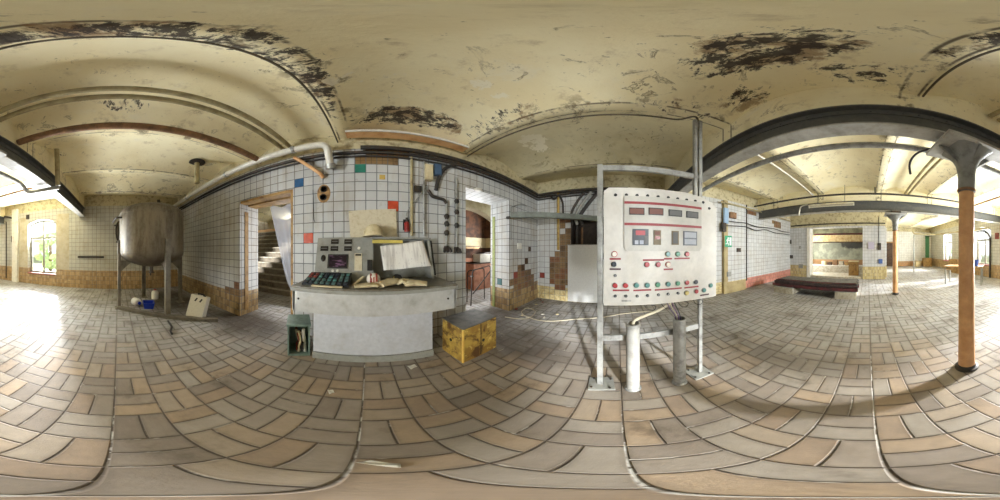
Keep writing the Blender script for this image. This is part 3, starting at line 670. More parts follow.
for a in ((182, 177, 276, 220, M_DISPB), (302, 178, 393, 222, M_DISPB), (426, 190, 508, 230, M_DISPG), (535, 200, 609, 240, M_DISPG)):
    o = rect(bd, *a[:4], 'display', M_BLACK, .006, .012, root); rect(bd, a[0] + 5, a[1] + 5, a[2] - 5, a[3] - 5, 'display_glass', a[4], .003, .018, o)
o = rect(bd, 202, 308, 301, 408, 'display', M_BDARK, .006, .012, root)
rect(bd, 222, 318, 280, 346, 'red_readout', M_BRED, .004, .018, o); rect(bd, 216, 378, 238, 402, 'readout', M_DISPL, .004, .018, o); rect(bd, 246, 378, 270, 402, 'readout', M_DISPL, .004, .018, o); rect(bd, 274, 350, 296, 400, 'readout', M_DISPG, .004, .018, o)
o = rect(bd, 333, 315, 378, 406, 'display', M_DISPO, .006, .012, root); rect(bd, 340, 322, 371, 345, 'red_readout', M_DISPB, .003, .018, o); rect(bd, 340, 352, 371, 372, 'readout', M_OLDRED, .003, .018, o)
o = rect(bd, 445, 320, 488, 406, 'display', M_DISPO, .006, .012, root); rect(bd, 452, 328, 481, 398, 'readout', M_DISPG, .003, .018, o)
o = rect(bd, 516, 322, 601, 410, 'display', M_BDARK, .006, .012, root); rect(bd, 523, 329, 594, 362, 'readout', M_DISPL, .003, .018, o); rect(bd, 523, 371, 594, 403, 'readout', M_DISPL, .003, .018, o)
RX = Euler((0, -PI / 2, 0)).to_matrix()
def button(cx, cy, mat, r=.017, ring=None, fn=None):
    p = (fn or bl)(cx, cy)
    o = MB().lathe([(.0001, 0), (r * 1.25, 0), (r * 1.25, .005), (r * 1.0, .007), (.0001, .007)], p, 18, RX).build('push_button', ring or M_GALV, root)
    MB().lathe([(r, .006), (r, .014), (r * .8, .017), (.0001, .017)], p, 18, RX).build('button_cap', mat, o)
    return o
for cx, cy, mt, rg in ((90, 88, M_WHITE, M_BRED), (88, 152, M_BDARK, None), (423, 88, M_BTEAL, None), (485, 88, M_BGREEN, None), (542, 88, M_BRED, None), (293, 153, M_BRED, None), (362, 153, M_BRED, None), (425, 153, M_WHITE, M_BRED),
                       (95, 283, M_BRED, None), (160, 283, M_BRED, None), (228, 282, M_BTEAL, None), (295, 282, M_BTEAL, None), (360, 278, M_BGREEN, None), (425, 275, M_BTEAL, None), (485, 270, M_BGREEN, None), (542, 265, M_BRED, None), (597, 262, M_BDARK, None),
                       (540, 330, M_BYEL, None), (600, 320, M_BRED, None), (648, 313, M_BTEAL, None), (690, 283, M_BTEAL, None)):
    button(cx, cy, mt, .0185, rg)
for cx, cy in ((95, 222), (95, 350), (162, 350), (232, 350), (297, 347), (365, 342), (425, 338), (487, 332)):
    p = bl(cx, cy); o = MB().lathe([(.0001, 0), (.012, 0), (.011, .012), (.0001, .012)], p, 14, RX).build('rotary_switch', M_BDARK, root)
    MB().bb(p + Vector((-.018, -.002, -.010)), p + Vector((-.012, .002, .010))).build('pointer', M_GALV, o, smooth=False)
for x0, x1, y, mt in ((60, 130, 118, M_STRIP), (60, 130, 182, M_SDARK), (268, 400, 125, M_STRIP), (400, 450, 117, M_STRIP), (465, 560, 115, M_STRIP), (398, 455, 183, M_STRIP), (80, 183, 314, M_STRIP), (208, 320, 313, M_STRIP), (342, 510, 306, M_STRIP), (527, 615, 294, M_STRIP), (625, 680, 342, M_SDARK), (135, 195, 380, M_GALV)):
    strip(bl, x0, y, x1, y, mt, 0, .0065)
for cx, cy in ((97, 93), (165, 93), (232, 96), (298, 98), (364, 104), (427, 110), (486, 117), (542, 124), (596, 131), (645, 140), (683, 178)):
    p = bd(cx, cy); MB().lathe([(.0001, 0), (.013, 0), (.011, .006), (.0001, .007)], p, 12, RX).build('bolt', M_BLACK, root)
lp, rp_ = Vector((1.245, .14, 0)), Vector((1.262, -.69, 0))
MB().bb((lp.x - .02, lp.y - .022, .01), (lp.x + .025, lp.y + .022, 2.14), .003).build('post', M_GALV, root)
mb = MB(); mb.bb((rp_.x - .015, rp_.y - .042, .01), (rp_.x + .025, rp_.y - .008, 2.92), .003); mb.bb((rp_.x - .015, rp_.y + .008, 1.2), (rp_.x + .025, rp_.y + .04, 2.92), .003); mb.build('post', M_GALV, root)
MB().bar((lp.x + .01, .16, 2.11), (rp_.x + .01, -.73, 2.11), .03, .05).build('top_rail', M_GALV, root, smooth=False)
MB().bar((lp.x, .14, .635), (rp_.x, -.69, .66), .03, .055).build('lower_rail', M_GALV, root, smooth=False)
MB().bar((lp.x + .03, .12, 1.35), (rp_.x + .02, -.69, 1.35), .03, .05).build('back_rail', M_GALV, root, smooth=False)
for p in (lp, rp_):
    o = MB().box((p.x, p.y - .01, .006), (.2, .2, .012), (0, 0, .12), .002).build('foot_plate', M_GREYP, root)
    for dx, dy in ((.07, .07), (-.07, .07), (.07, -.07), (-.07, -.07)):
        MB().cyl((p.x + dx, p.y - .01 + dy, .01), (p.x + dx, p.y - .01 + dy, .022), .01, n=6).build('anchor_bolt', M_DARK, o)
M_DUCT = paint('pale_zinc_duct', rgb(168, 166, 159), rgb(136, 132, 122), .5, .1, 7)
# the two cable ducts rising from the floor in front of the frame
def ductpipe(px_, pyb, pyt, mat, label):
    p = onz(px_, pyb); p = p * ((p.length + .0) / p.length); p = Vector((p.x, p.y, 0)); e = math.radians((250 - pyt) * .36)
    zt = H + math.tan(e) * Vector((p.x, p.y)).length + .01; c = Vector((p.x, p.y, 0))
    t = thing('cable_duct', label, 'pipe', c, 'cable ducts in front of the control board')
    mb = MB(); mb.lathe([(.052, .0), (.052, zt), (.044, zt), (.044, zt - .25), (.0001, zt - .25)], c, 24, None, False); mb.build('tube', mat, t)
    MB().lathe([(.052, 0), (.064, 0), (.064, .018), (.054, .03)], c, 24, None, False).build('floor_collar', M_GALV, t)
    MB().lathe([(.052, zt - .03), (.056, zt - .03), (.056, zt - .002), (.052, zt)], c, 24, None, False).build('rim_band', M_GALV, t)
    return c, zt
d1, z1 = ductpipe(633, 388, 324, M_DUCT, 'whitish steel duct pipe standing nearest the left post of the board')
d2, z2 = ductpipe(679.5, 382, 319, M_GALV, 'grey galvanised duct pipe standing near the right post of the board')
# cables from the board into the ducts
def cab(name, label, pts, r, mat, group=None, cat='cable'):
    return tag(MB().tube(bend(pts, .12, 6), r, 8).build(name, mat), label, cat, group)
cab('cable', 'thick pale cable running from under the board into the whitish duct pipe', [(d1.x, d1.y, z1 - .2), (d1.x, d1.y, z1 + .005), (d1.x, d1.y - .02, z1 + .03), (1.21, -.2, .86), (1.23, -.34, .9), (1.225, -.42, .955)], .013, M_CABLEW)
for k in range(4):
    cab('cable', 'thin purple wires dropping from the board into the galvanised duct pipe', [(d2.x + .01 * k - .015, d2.y + .006 * k, z2 - .15), (d2.x + .012 * k - .02, d2.y + .01 * k, z2 + .03), (1.2, -.47 + .02 * k, .9), (1.215, -.45 + .02 * k, .957)], .004, [M_BDARK, plain('purple_wire', rgb(120, 90, 130), .5), M_CABLEW, plain('mauve_wire', rgb(96, 76, 110), .5)][k], 'wires into the galvanised duct')
for k in range(4):
    y = -.2 - .14 * k
    cab('loose_wire', 'curled loose wire ends hanging under the lower edge of the board', [(1.215, y, .957), (1.22, y - .03, .91), (1.21, y - .08, .9), (1.215, y - .1, .94), (1.22, y - .06, .952)], .003, M_CABLE, 'loose wires under the board')
# ------------------------------------------------------------------ steel tank
tc = Vector((-3.75, .8, 0)); R_ = .77
root = thing('steel_tank', 'big stained steel tank on four legs in the northwest corner', 'tank', tc)
prof = [(.0001, 1.0), (.16, 1.015), (.36, 1.06), (.56, 1.13), (.70, 1.21), (.76, 1.29), (R_, 1.34), (R_, 2.22), (.755, 2.29), (.70, 2.35), (.55, 2.42), (.35, 2.47), (.12, 2.49), (.0001, 2.49)]
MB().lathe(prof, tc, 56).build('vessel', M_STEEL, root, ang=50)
for z in (1.36, 2.2): MB().lathe([(R_ - .002, z - .012), (R_ + .006, z - .008), (R_ + .006, z + .008), (R_ - .002, z + .012)], tc, 56, None, False).build('weld_band', M_STEEL, root)
LEG = [Vector((-3.67, .07, 0)), Vector((-2.99, .96, 0)), Vector((-4.52, .74, 0)), Vector((-3.82, 1.56, 0))]
M_LEGP = paint('brown_grey_leg_steel', rgb(134, 128, 114), rgb(96, 88, 74), .5, .1, 6)
for p in LEG:
    d = (p - tc); d.z = 0; d.normalize(); s = Vector((-d.y, d.x, 0))
    mb = MB(); z1 = 1.62; q = tc + d * (R_ + .035); q.z = 0
    mb.bar((q.x, q.y, .02), (q.x, q.y, z1), .11, .012, d); mb.bar(q + s * .05 - d * .03 + Vector((0, 0, .02)), q + s * .05 - d * .03 + Vector((0, 0, z1)), .012, .06, d); mb.bar(q - s * .05 - d * .03 + Vector((0, 0, .02)), q - s * .05 - d * .03 + Vector((0, 0, z1)), .012, .06, d)
    o = mb.build('leg', M_LEGP, root, smooth=False)
    MB().box((q.x - d.x * .02, q.y - d.y * .02, .012), (.18, .18, .024), (0, 0, math.atan2(d.y, d.x))).build('foot', M_LEGP, o, smooth=False)
    MB().prism([q - d * .02 + Vector((0, 0, 1.16)) - s * .006, tc + d * .45 + Vector((0, 0, 1.16)) - s * .006, q - d * .02 + Vector((0, 0, .86)) - s * .006], s * .012).build('gusset', M_LEGP, root, smooth=False)
# hatch with a ring on the left flank, inlet pipe at the top left, outlet below
def side(ang): d = Vector((math.sin(math.radians(ang)), math.cos(math.radians(ang)), 0)); return d
dv = side(200); hc = tc + dv * (R_ - .01) + Vector((0, 0, 1.85))
HM = Matrix((Vector((-dv.y, dv.x, 0)), Vector((0, 0, 1)), dv)).transposed()
o = MB().lathe([(.25, 0), (.25, .05), (.22, .06), (.12, .075), (.0001, .08)], hc, 28, HM).build('manhole', M_STEEL, root)
MB().lathe([(.25, .03), (.285, .03), (.285, .055), (.25, .055)], hc, 28, HM, False).build('clamp_ring', M_DARK, o)
for k in range(4):
    a = k * PI / 2 + .5; e = HM @ Vector((.29 * math.cos(a), .29 * math.sin(a), .04)); MB().cyl(hc + e - HM @ Vector((0, 0, .04)), hc + e + HM @ Vector((0, 0, .05)), .018, n=10).build('swing_bolt', M_DARK, o)
dv = side(160); p0 = tc + dv * (R_ - .05) + Vector((0, 0, 2.12)); MB().tube(bend([p0, p0 + dv * .16, p0 + dv * .16 + Vector((-.55, -.1, -.02))], .06), .022, 10).build('inlet_pipe', M_DARK, root)
mb = MB(); mb.cyl(tc + Vector((0, 0, .86)), tc + Vector((0, 0, 1.03)), .045); mb.cyl(tc + Vector((0, 0, .85)), tc + Vector((0, 0, .87)), .075); mb.tube([tc + Vector((-.03, -.02, .86)), tc + Vector((-.03, -.02, .78))], .02); mb.build('outlet', M_STEEL, root)
MB().cyl(tc + Vector((-.2, 0, 2.46)), tc + Vector((-.2, 0, 2.56)), .06).build('top_nozzle', M_DARK, root); MB().cyl(tc + Vector((.3, .1, 2.44)), tc + Vector((.3, .1, 2.56)), .035).build('top_nozzle', M_DARK, root)
a, b = Vector((-3.60, .0, .04)), Vector((-2.35, 1.70, .04))
tag(MB().bar(a, b, .06, .07).bar(a + Vector((0, 0, .035)), b + Vector((0, 0, .035)), .1, .01).build('floor_kerb', M_LEGP, smooth=False), 'low steel kerb beam lying on the floor in front of the tank legs', 'kerb beam')
# things under the tank
jb = onz(194.5, 318.5)
t = thing('canister', 'white plastic canister with black marks, leaning by the tank against the wall', 'canister', jb)
JM = Euler((math.radians(-14), math.radians(9), math.radians(38))).to_matrix()
def J(p): return jb + Vector((0, 0, .015)) + JM @ Vector(p)
mb = MB(); mb.box(J((0, .05, .245)), (.34, .26, .48), JM, .028); mb.build('body', plain('white_canister_plastic', rgb(222, 218, 204), .45), t)
MB().bar(J((-.06, .05, .51)), J((.06, .05, .51)), .03, .025).bar(J((-.06, .05, .46)), J((-.06, .05, .52)), .03, .025, (1, 0, 0)).bar(J((.06, .05, .46)), J((.06, .05, .52)), .03, .025, (1, 0, 0)).build('handle', M_BLACK, t, smooth=False)
MB().cyl(J((.09, .0, .465)), J((.09, .0, .5)), .028).build('cap', M_BLACK, t)
for xx in (-.055, .045): MB().bar(J((xx, -.081, .36)), J((xx + .035, -.081, .43)), .03, .004, JM @ Vector((0, -1, 0))).build('black_mark', M_BLACK, t, smooth=False)
bb_ = onz(148.5, 307.5)
t = thing('blue_tray', 'bright blue plastic tub standing on the floor under the tank', 'tub', bb_)
M_BLUEP = plain('blue_plastic', rgb(34, 66, 190), .35)
mb = MB(); pr = [(.0001, 0), (.125, 0), (.15, .14), (.165, .145), (.165, .15), (.142, .15), (.118, .012), (.0001, .012)]; mb.lathe(pr, bb_, 4, Euler((0, 0, .6)).to_matrix() @ Matrix.Diagonal((1.25, 1.1, 1.0)), False); mb.build('tub', M_BLUEP, t, smooth=False)
M_BOT = plain('white_bottle_plastic', rgb(226, 224, 216), .4)
def bottle(px_, py_, r, h, label, lie=False):
    p = onz(px_, py_); t = thing('plastic_bottle', label, 'bottle', p, None)
    if lie:
        M3 = Euler((0, PI / 2, .5)).to_matrix(); c = p + Vector((0, 0, r))
    else: M3 = Matrix.Identity(3); c = p
    MB().lathe([(.0001, 0), (r * .95, .0), (r, .01), (r, h * .68), (r * .8, h * .8), (r * .35, h * .88), (r * .35, h * .93), (.0001, h * .93)], c, 22, M3).build('bottle_body', M_BOT, t)
    MB().lathe([(r * .42, h * .91), (r * .42, h), (.0001, h)], c, 16, M3).build('cap', M_BRED if not lie else M_BLUEP, t)
bottle(134, 304.5, .1, .24, 'white plastic bottle lying left of the blue tub under the tank', True)
bottle(155, 298.5, .1, .28, 'white plastic bottle standing behind the blue tub under the tank')
tag(MB().tube(bend([onz(168, 321, .02), onz(172, 327, .02), onz(170, 331, .02), onz(172, 334, .02)], .06), .018, 8).build('hose_end', M_CABLE), 'short dark hose end lying on the floor before the tank kerb', 'hose')

# ------------------------------------------------------------------ cast-iron columns and riveted beams
def column(x, y, label, zt=2.6, far=False):
    t = thing('cast_iron_column', label, 'column', (x, y, 0), None); c = Vector((x, y, 0)); k = 1.0
    t['kind'] = 'thing'
    MB().lathe([(.083, 0.02), (.079, .6), (.077, 1.96), (.074, 2.0)], c, 36).build('shaft', M_ORANGE, t)
    MB().lathe([(.118, 0), (.118, .02), (.095, .03), (.086, .06)], c, 28).build('base_shoe', M_DARK, t)
    # flared neck that turns from round to square
    mb = MB(); n = 32; rings = []
    for z, r, sq in ((1.985, .082, 0), (2.02, .085, 0), (2.2, .09, 0), (2.3, .105, .1), (2.38, .135, .3), (2.45, .185, .55), (2.49, .22, .75)):
        ring = []
        for i in range(n):
            a = 2 * PI * i / n + PI / n; ca, sa = math.cos(a), math.sin(a); m_ = max(abs(ca), abs(sa)); rr = r * ((1 - sq) + sq / m_ * .92)
            ring.append(mb.bm.verts.new(c + Vector((rr * ca, rr * sa, z))))
        rings.append(ring)
    mb.skin(rings); mb.build('capital', M_CAP, t)
    MB().lathe([(.088, 1.99), (.094, 2.0), (.094, 2.012), (.088, 2.02)], c, 30, None, False).build('neck_ring', M_RUST, t)
    MB().box(c + Vector((0, 0, 2.508)), (.66, .48, .036), None, .004).build('cap_plate', M_BEAMLT, t)
    mb = MB().box(c + Vector((0, 0, 2.565)), (.3, .3, .08)); mb.build('bearing_block', M_DARK, t, smooth=False)
    for s in (-1, 1):
        MB().prism([c + Vector((s * .09, -.012, 2.3)), c + Vector((s * .30, -.012, 2.49)), c + Vector((s * .09, -.012, 2.49))], (0, .024, 0)).build('bracket_rib', M_CAP, t, smooth=False)
        MB().prism([c + Vector((-.012, s * .09, 2.3)), c + Vector((-.012, s * .22, 2.49)), c + Vector((-.012, s * .09, 2.49))], (.024, 0, 0)).build('bracket_rib', M_CAP, t, smooth=False)
    return t
C1, C2 = (-.905, -1.27), (-.84, -4.87)
column(*C1, 'near cast-iron column with orange-brown shaft and flared grey capital'); column(*C2, 'farther orange column with grey capital under the second steel beam')
def beam(y, x0, x1, label, zb=2.605, zt=2.93, w=.19):
    t = thing('steel_beam', label, 'beam', (0, y, zb)); t['kind'] = 'thing'
    MB().bb((x0, y - .014, zb + .018), (x1, y + .014, zt - .018)).build('web', M_BEAM, t, smooth=False)
    MB().bb((x0, y - w / 2, zb), (x1, y + w / 2, zb + .02)).build('lower_flange', M_BEAMLT, t, smooth=False)
    MB().bb((x0, y - w / 2, zt - .02), (x1, y + w / 2, zt)).build('upper_flange', M_BEAM, t, smooth=False)
    mb = MB()
    for s in (-1, 1): mb.bb((x0, y + s * .014, zb + .02), (x1, y + s * .075, zb + .032)); mb.bb((x0, y + s * .014, zb + .02), (x1, y + s * .028, zb + .09)); mb.bb((x0, y + s * .014, zt - .09), (x1, y + s * .028, zt - .02))
    mb.build('angle_iron', M_BEAM, t, smooth=False)
    mb = MB(); n = int((x1 - x0) / .13)
    for i in range(n):
        x = x0 + .1 + i * .13
        for s in (-1, 1):
            for z in (zb + .058, zt - .056): mb.cyl((x, y + s * .026, z), (x, y + s * .036, z), .013, .008, 7)
    mb.build('rivets', M_BEAM, t)['kind'] = 'stuff'
beam(-1.27, XW + .02, XE - .02, 'dark riveted steel beam resting on the near column, overhead'); beam(-4.87, XW + .02, XE - .02, 'dark riveted steel beam resting on the farther column')

# ------------------------------------------------------------------ pipes and conduits overhead
def pipe(name, label, pts, r, mat, br=.1, group=None, collars=(), n=14):
    o = tag(MB().tube(bend(pts, br, 6), r, n).build(name, mat), label, 'pipe', group)
    return o
def clampset(o, spots, r, axis, mat=M_DARK):
    for p in spots:
        M3 = {'x': Euler((0, PI / 2, 0)).to_matrix(), 'y': Euler((PI / 2, 0, 0)).to_matrix(), 'z': Matrix.Identity(3)}[axis]
        MB().lathe([(r, -.02), (r + .012, -.02), (r + .012, .02), (r, .02)], p, 16, M3, False).build('clamp', mat, o)
o = pipe('white_pipe', 'thick white pipe running below the ceiling along the north wall, bent down at its end', [(-5.4, 1.94, 2.985), (-.74, 1.94, 2.985), (-.52, 1.95, 2.985), (-.5, 2.11, 2.62)], .052, M_PIPEW, .17, n=18)
clampset(o, [Vector((-4.2, 1.94, 2.985)), Vector((-2.4, 1.94, 2.985)), Vector((-.98, 1.94, 2.985))], .052, 'x', M_GALV)
mb = MB(); mb.cyl((-.505, 2.085, 2.69), (-.50, 2.115, 2.62), .072, n=20); mb.build('flange', M_GALV, o)
o = thing('ceiling_drain', 'short drain pipe with a rusty flange dropping from the ceiling above the tank', 'pipe', (-2.88, 1.56, 3.35))
MB().cyl((-2.88, 1.56, 2.86), (-2.88, 1.56, 3.4), .055, n=18).build('tube', M_PIPEB, o)
MB().lathe([(.055, 0), (.17, 0), (.17, -.02), (.055, -.03)], (-2.88, 1.56, vault_z(-2.88) + .002), 24, None, False).build('ceiling_flange', M_DARK, o)
for k, (z, r, mt, yy, x0) in enumerate(((2.85, .016, M_CABLE, 2.165, -5.5), (2.92, .028, M_DARK, 2.155, -5.5), (3.0, .038, M_DARK, 2.13, -.1))):
    pipe('wall_conduit', ('thin black cable, lowest of the conduits along the top of the north wall', 'dark conduit along the whole top of the north wall tiles', 'thick dark pipe along the north wall top, east of the red tile')[k], [(x0, yy, z), (XE - .06, yy, z), (XE - .05 - .01 * k, 1.9, z), (XE - .05, .35 - k * .3, z)], r, mt, .06, None)
M_CABLEB = plain('brown_grey_conduit', rgb(86, 76, 58), .6)
# brown pipe bending round under the vault, pair of beige pipes
pipe('rusty_pipe', 'rust-brown pipe crossing under the vault towards the white pipe', [(-1.62, -1.17, 3.0), (-1.6, 2.0, 3.0)], .05, M_RUST)
pipe('rusty_pipe', 'orange rusty pipe stub slanting from the white pipe down to two holes in the tiles', [(-1.04, 2.08, 2.93), (-.65, 2.13, 2.55), (-.63, 2.17, 2.5)], .028, M_RUSTO)
for k in (0, 1):
    pipe('ceiling_pipe', ('beige pipe along the vault, the one nearer the tank', 'beige pipe along the vault, the one farther from the tank')[k], [(-1.26 + k * .13, -1.17, 3.22), (-1.26 + k * .13, 2.19, 3.22)], .036, M_PIPEB, group='pair of beige ceiling pipes')
for k in (0, 1):
    pipe('ceiling_pipe', ('beige pipe under the vault between the two steel beams, the western one of a pair', 'beige pipe under the vault between the two steel beams, the eastern one of a pair')[k], [(-1.26 + k * .13, -1.36, 3.22), (-1.26 + k * .13, -4.78, 3.22)], .036, M_PIPEB)
pipe('ceiling_conduit', 'thin white conduit under the vault between the two steel beams', [(1.62, -1.36, 3.12), (1.62, -4.5, 3.12)], .02, M_PIPEW)
pipe('ceiling_conduit', 'thin black conduit beside the rib overhead, west of the lamp beam', [(-.42, -1.17, 3.19), (-.42, 2.19, 3.19)], .011, M_CABLEB)
pipe('ceiling_conduit', 'thin black conduit under the rib above the board, dropping beside its right post', [(1.55, 2.15, 3.17), (1.55, -.62, 3.17), (1.32, -.72, 3.1), (1.32, -.73, 2.2)], .012, M_CABLEB)
pipe('grey_pipe', 'long grey pipe hung along the near beam, with an elbow at its west end', [(XE - .02, -1.62, 2.66), (-2.36, -1.62, 2.66), (-2.52, -1.62, 2.54), (-2.57, -1.5, 2.54), (-2.57, -1.0, 2.54)], .04, M_GALV, .1, n=16)
pipe('vent_pipe', 'short upright pipe rising from the beam to the ceiling by the west window', [(-2.57, -1.02, 2.585), (-2.57, -1.04, vault_z(-2.57) + .02)], .045, M_PIPEB)
pipe('rusty_pipe', 'thin rusty pipe crossing the ceiling near the first window', [(-3.35, -2.0, 3.0), (-3.45, -4.4, 3.0)], .03, M_RUST)
pipe('ceiling_conduit', 'dark conduit running above the far beam', [(XE - .05, -4.55, 3.08), (-3.2, -4.55, 3.08)], .03, M_CABLE)
pipe('ceiling_conduit', 'thin dark drop from the conduit above the far beam', [(-.2, -4.5, 3.06), (-.2, -4.5, 3.3)], .02, M_CABLE)
pipe('cable_hook', 'thick curved cable hanging off the capital of the near column', [(-.62, -1.5, 2.6), (-.5, -1.62, 2.58), (-.44, -1.68, 2.45), (-.46, -1.68, 2.3)], .014, M_CABLE, .12)
pipe('ceiling_conduit', 'white bent conduit in front of the far beam', [(1.9, -4.75, 2.9), (2.15, -4.75, 2.86), (2.2, -4.75, 2.55)], .022, M_PIPEW, .1)
# short steel trimmer, rust-orange underneath
t = thing('steel_trimmer', 'short steel trimmer beam with orange rusted face, close to the north wall above the console', 'beam', (.57, 2.02, 3.2)); t['kind'] = 'thing'
MB().bb((-.28, 1.94, 3.19), (1.42, 2.1, 3.215)).build('lower_flange', M_RUSTO, t, smooth=False)
MB().bb((-.24, 2.01, 3.2), (1.40, 2.03, 3.245)).build('web', M_RUST, t, smooth=False)
MB().bb((-.28, 1.925, 3.185), (1.42, 1.94, 3.225)).build('front_edge', M_PIPEW, t, smooth=False)
# trays and cables near the east corner
pa_, pb_ = Vector((2.62, 2.1, 2.1)), Vector((3.86, .35, 2.1))
M_TRAY = paint('dull_green_grey_tray', rgb(112, 118, 106), rgb(86, 86, 76), .5, .1, 7)
t = thing('cable_tray', 'grey steel cable tray crossing the corner in front of the dark niche', 'cable tray', pa_)
MB().bar(pa_, pb_, .12, .012).bar(pa_ + Vector((-.05, -.035, .05)), pb_ + Vector((-.05, -.035, .05)), .008, .11).bar(pa_ + Vector((.05, .035, .05)), pb_ + Vector((.05, .035, .05)), .008, .11).build('tray', M_TRAY, t, smooth=False)
MB().bar(pa_, pa_ + Vector((0, .1, 0)), .05, .05).build('wall_bracket', M_DARK, t, smooth=False)
for k in range(3):
    pipe('hose', 'dark drooping hose over the white sheet by the niche', [(XE - .06 - .03 * k, .5 + .16 * k, 2.9), (XE - .1 - .04 * k, .62 + .16 * k, 2.72), (XE - .12 - .04 * k, .82 + .14 * k, 2.45), (XE - .06 - .04 * k, .98 + .1 * k, 2.25), (XE - .04 - .03 * k, .9 + .12 * k, 2.05)], .048 - .008 * k, (M_CABLE, M_GREYP, M_DARK)[k], .15, 'hoses over the niche')
pipe('hose', 'pale hose looping up beside the yellow stained pipe in the east corner', [(XE - .13, 1.75, 2.9), (XE - .15, 1.62, 2.75), (XE - .15, 1.5, 2.9), (XE - .1, 1.4, 2.7), (XE - .06, 1.40, 2.2)], .026, M_DARK, .15)
pipe('stained_pipe', 'yellow stained upright pipe in the east corner beside the fallen tiles', [(XE - .05, 1.55, 3.0), (XE - .05, 1.55, 1.4)], .035, paint('yellow_brown_pipe', rgb(188, 158, 82), rgb(120, 84, 44), .6))
# white sheet over the lower niche
t = thing('white_sheet_panel', 'plain white sheet panel standing against the east wall under the dark niche', 'panel', (XE - .03, .8, 0))
MB().bb((XE - .03, .28, .02), (XE - .012, 1.29, 1.54), .002).build('sheet', plain('white_laminate', rgb(226, 226, 222), .35), t)
MB().bb((XE - .034, .27, 1.525), (XE - .01, 1.3, 1.545)).build('top_edge', M_GREYP, t, smooth=False)
# niche contents
for k, (yy, z0, z1, mt) in enumerate(((1.1, 1.45, 2.1, M_DARK), (.95, 1.45, 2.0, M_RUST), (.52, 1.5, 2.05, M_DARK))):
    pipe('niche_pipe', ('dark upright pipe in the niche, nearest the corner', 'rusty upright pipe in the middle of the niche', 'dark upright pipe in the niche, nearest the board')[k], [(XE + .15, yy, z0), (XE + .15, yy, z1)], .03, mt)
# ------------------------------------------------------------------ fittings on the north wall
YF = YN - .03
def npt(px, py, y=None): return ony(px, py, YF if y is None else y)
def vpipe(px, y0, y1, r, mat, label):
    a, b = npt(px, y0), npt(px, y1); b.x = a.x; return pipe('wall_pipe', label, [a, b], r, mat)
vpipe(411.5, 157, 236, .02, M_PIPEB, 'beige upright wall pipe, first right of the upper red tile')
vpipe(424, 160, 236, .017, M_GALV, 'thin grey upright wall pipe, second right of the upper red tile')
def valve(px, yt, yb, label):
    a = npt(px, yt); b = npt(px, yb); b.x = a.x
    t = thing('water_pipe', label, 'pipe', (a.x, YF, b.z))
    MB().tube([a, b], .021, 12).build('tube', M_GREYP, t)
    for f in (.35, .5, .68):
        c = a.lerp(b, f); MB().blob(c + Vector((0, -.005, 0)), (.085, .07, .1), 2, .1).build('coupling', M_DARK, t)
    MB().lathe([(.016, 0), (.035, 0), (.04, -.03), (.03, -.05), (.016, -.05)], b + Vector((0, 0, .05)), 14).build('valve_body', M_DARK, t)
    mb = MB()
    for s in (-1, 0, 1): mb.tube([b + Vector((0, -.01, .02)), b + Vector((s * .04, -.03, .0)), b + Vector((s * .06, -.045, -.05))], [.03, .028, .02], 8)
    mb.build('spout_cluster', M_DARK, t)
    return a
a = valve(446.5, 200, 249, 'grey water pipe with a dark cluster of taps, left one beside the second doorway')
valve(456.5, 178, 250, 'grey water pipe with dark taps, right at the edge of the second doorway')
pipe('wall_pipe', 'grey elbow pipe feeding the left tap pipe', [npt(428, 190), npt(432, 196.5), a + Vector((-.04, 0, .0)), a + Vector((0, 0, -.06))], .026, M_DARK, .05)
pipe('wall_hose', 'dark curved hose beside the blue junction box', [npt(455, 165), npt(446, 167), npt(439, 176), npt(436, 190)], .03, M_CABLE, .12)
pipe('wall_cable', 'thin grey cable slanting across the tiles down to the red extinguisher', [npt(428, 186), npt(408, 210), npt(406, 216)], .007, M_GREYP, .03)
pipe('wall_cable', 'thin dark cable dropping past the holes in the tiles', [npt(313, 190), npt(314, 220), npt(315, 222)], .006, M_CABLE, .03)
def wbox(px0, py0, px1, py1, name, mat, label, cat, d=.06, cover=None):
    a, b = ony(px0, py0, YN), ony(px1, py1, YN); t = thing(name, label, cat, ((a.x + b.x) / 2, YN, min(a.z, b.z)))
    MB().bb((a.x, YN - d, min(a.z, b.z)), (b.x, YN, max(a.z, b.z)), .006).build('box', mat, t)
    MB().bb((a.x + .012, YN - d - .006, min(a.z, b.z) + .012), (b.x - .012, YN - d, max(a.z, b.z) - .012), .002).build('lid', cover or mat, t)
    return t
wbox(423.5, 166, 431, 182, 'junction_box', M_LEATH, 'rusty cream junction box high on the north wall', 'junction box', .09)
wbox(433, 165, 440, 177, 'junction_box', plain('blue_box', rgb(66, 90, 116), .5), 'blue-grey junction box beside the cream one', 'junction box', .07)
wbox(414, 186, 421, 193, 'wall_socket', M_DARK, 'dark round-cornered socket between the upright wall pipes', 'socket', .04)
c = npt(406.5, 218); cb = npt(406.5, 232); t = thing('fire_extinguisher', 'tiny red extinguisher bottle with black head hung right of the cardboard', 'extinguisher', (c.x, YF, cb.z))
MB().lathe([(.0001, 0), (.034, 0), (.036, .01), (.036, (c.z - cb.z) * .6), (.018, (c.z - cb.z) * .72), (.0001, (c.z - cb.z) * .72)], (c.x, YN - .05, cb.z), 18).build('bottle', paint('extinguisher_red', rgb(150, 40, 34), rgb(60, 24, 22), .35), t)
MB().lathe([(.016, 0), (.02, .02), (.018, (c.z - cb.z) * .3), (.0001, (c.z - cb.z) * .3)], (c.x, YN - .05, cb.z + (c.z - cb.z) * .7), 12).build('valve_head', M_BLACK, t)
MB().bb((c.x - .045, YN - .02, cb.z + .03), (c.x + .045, YN, c.z - .02)).build('wall_bracket', M_BLACK, t, smooth=False)
hs = [ony(324, 189.5, YN), ony(323.5, 197.5, YN)]
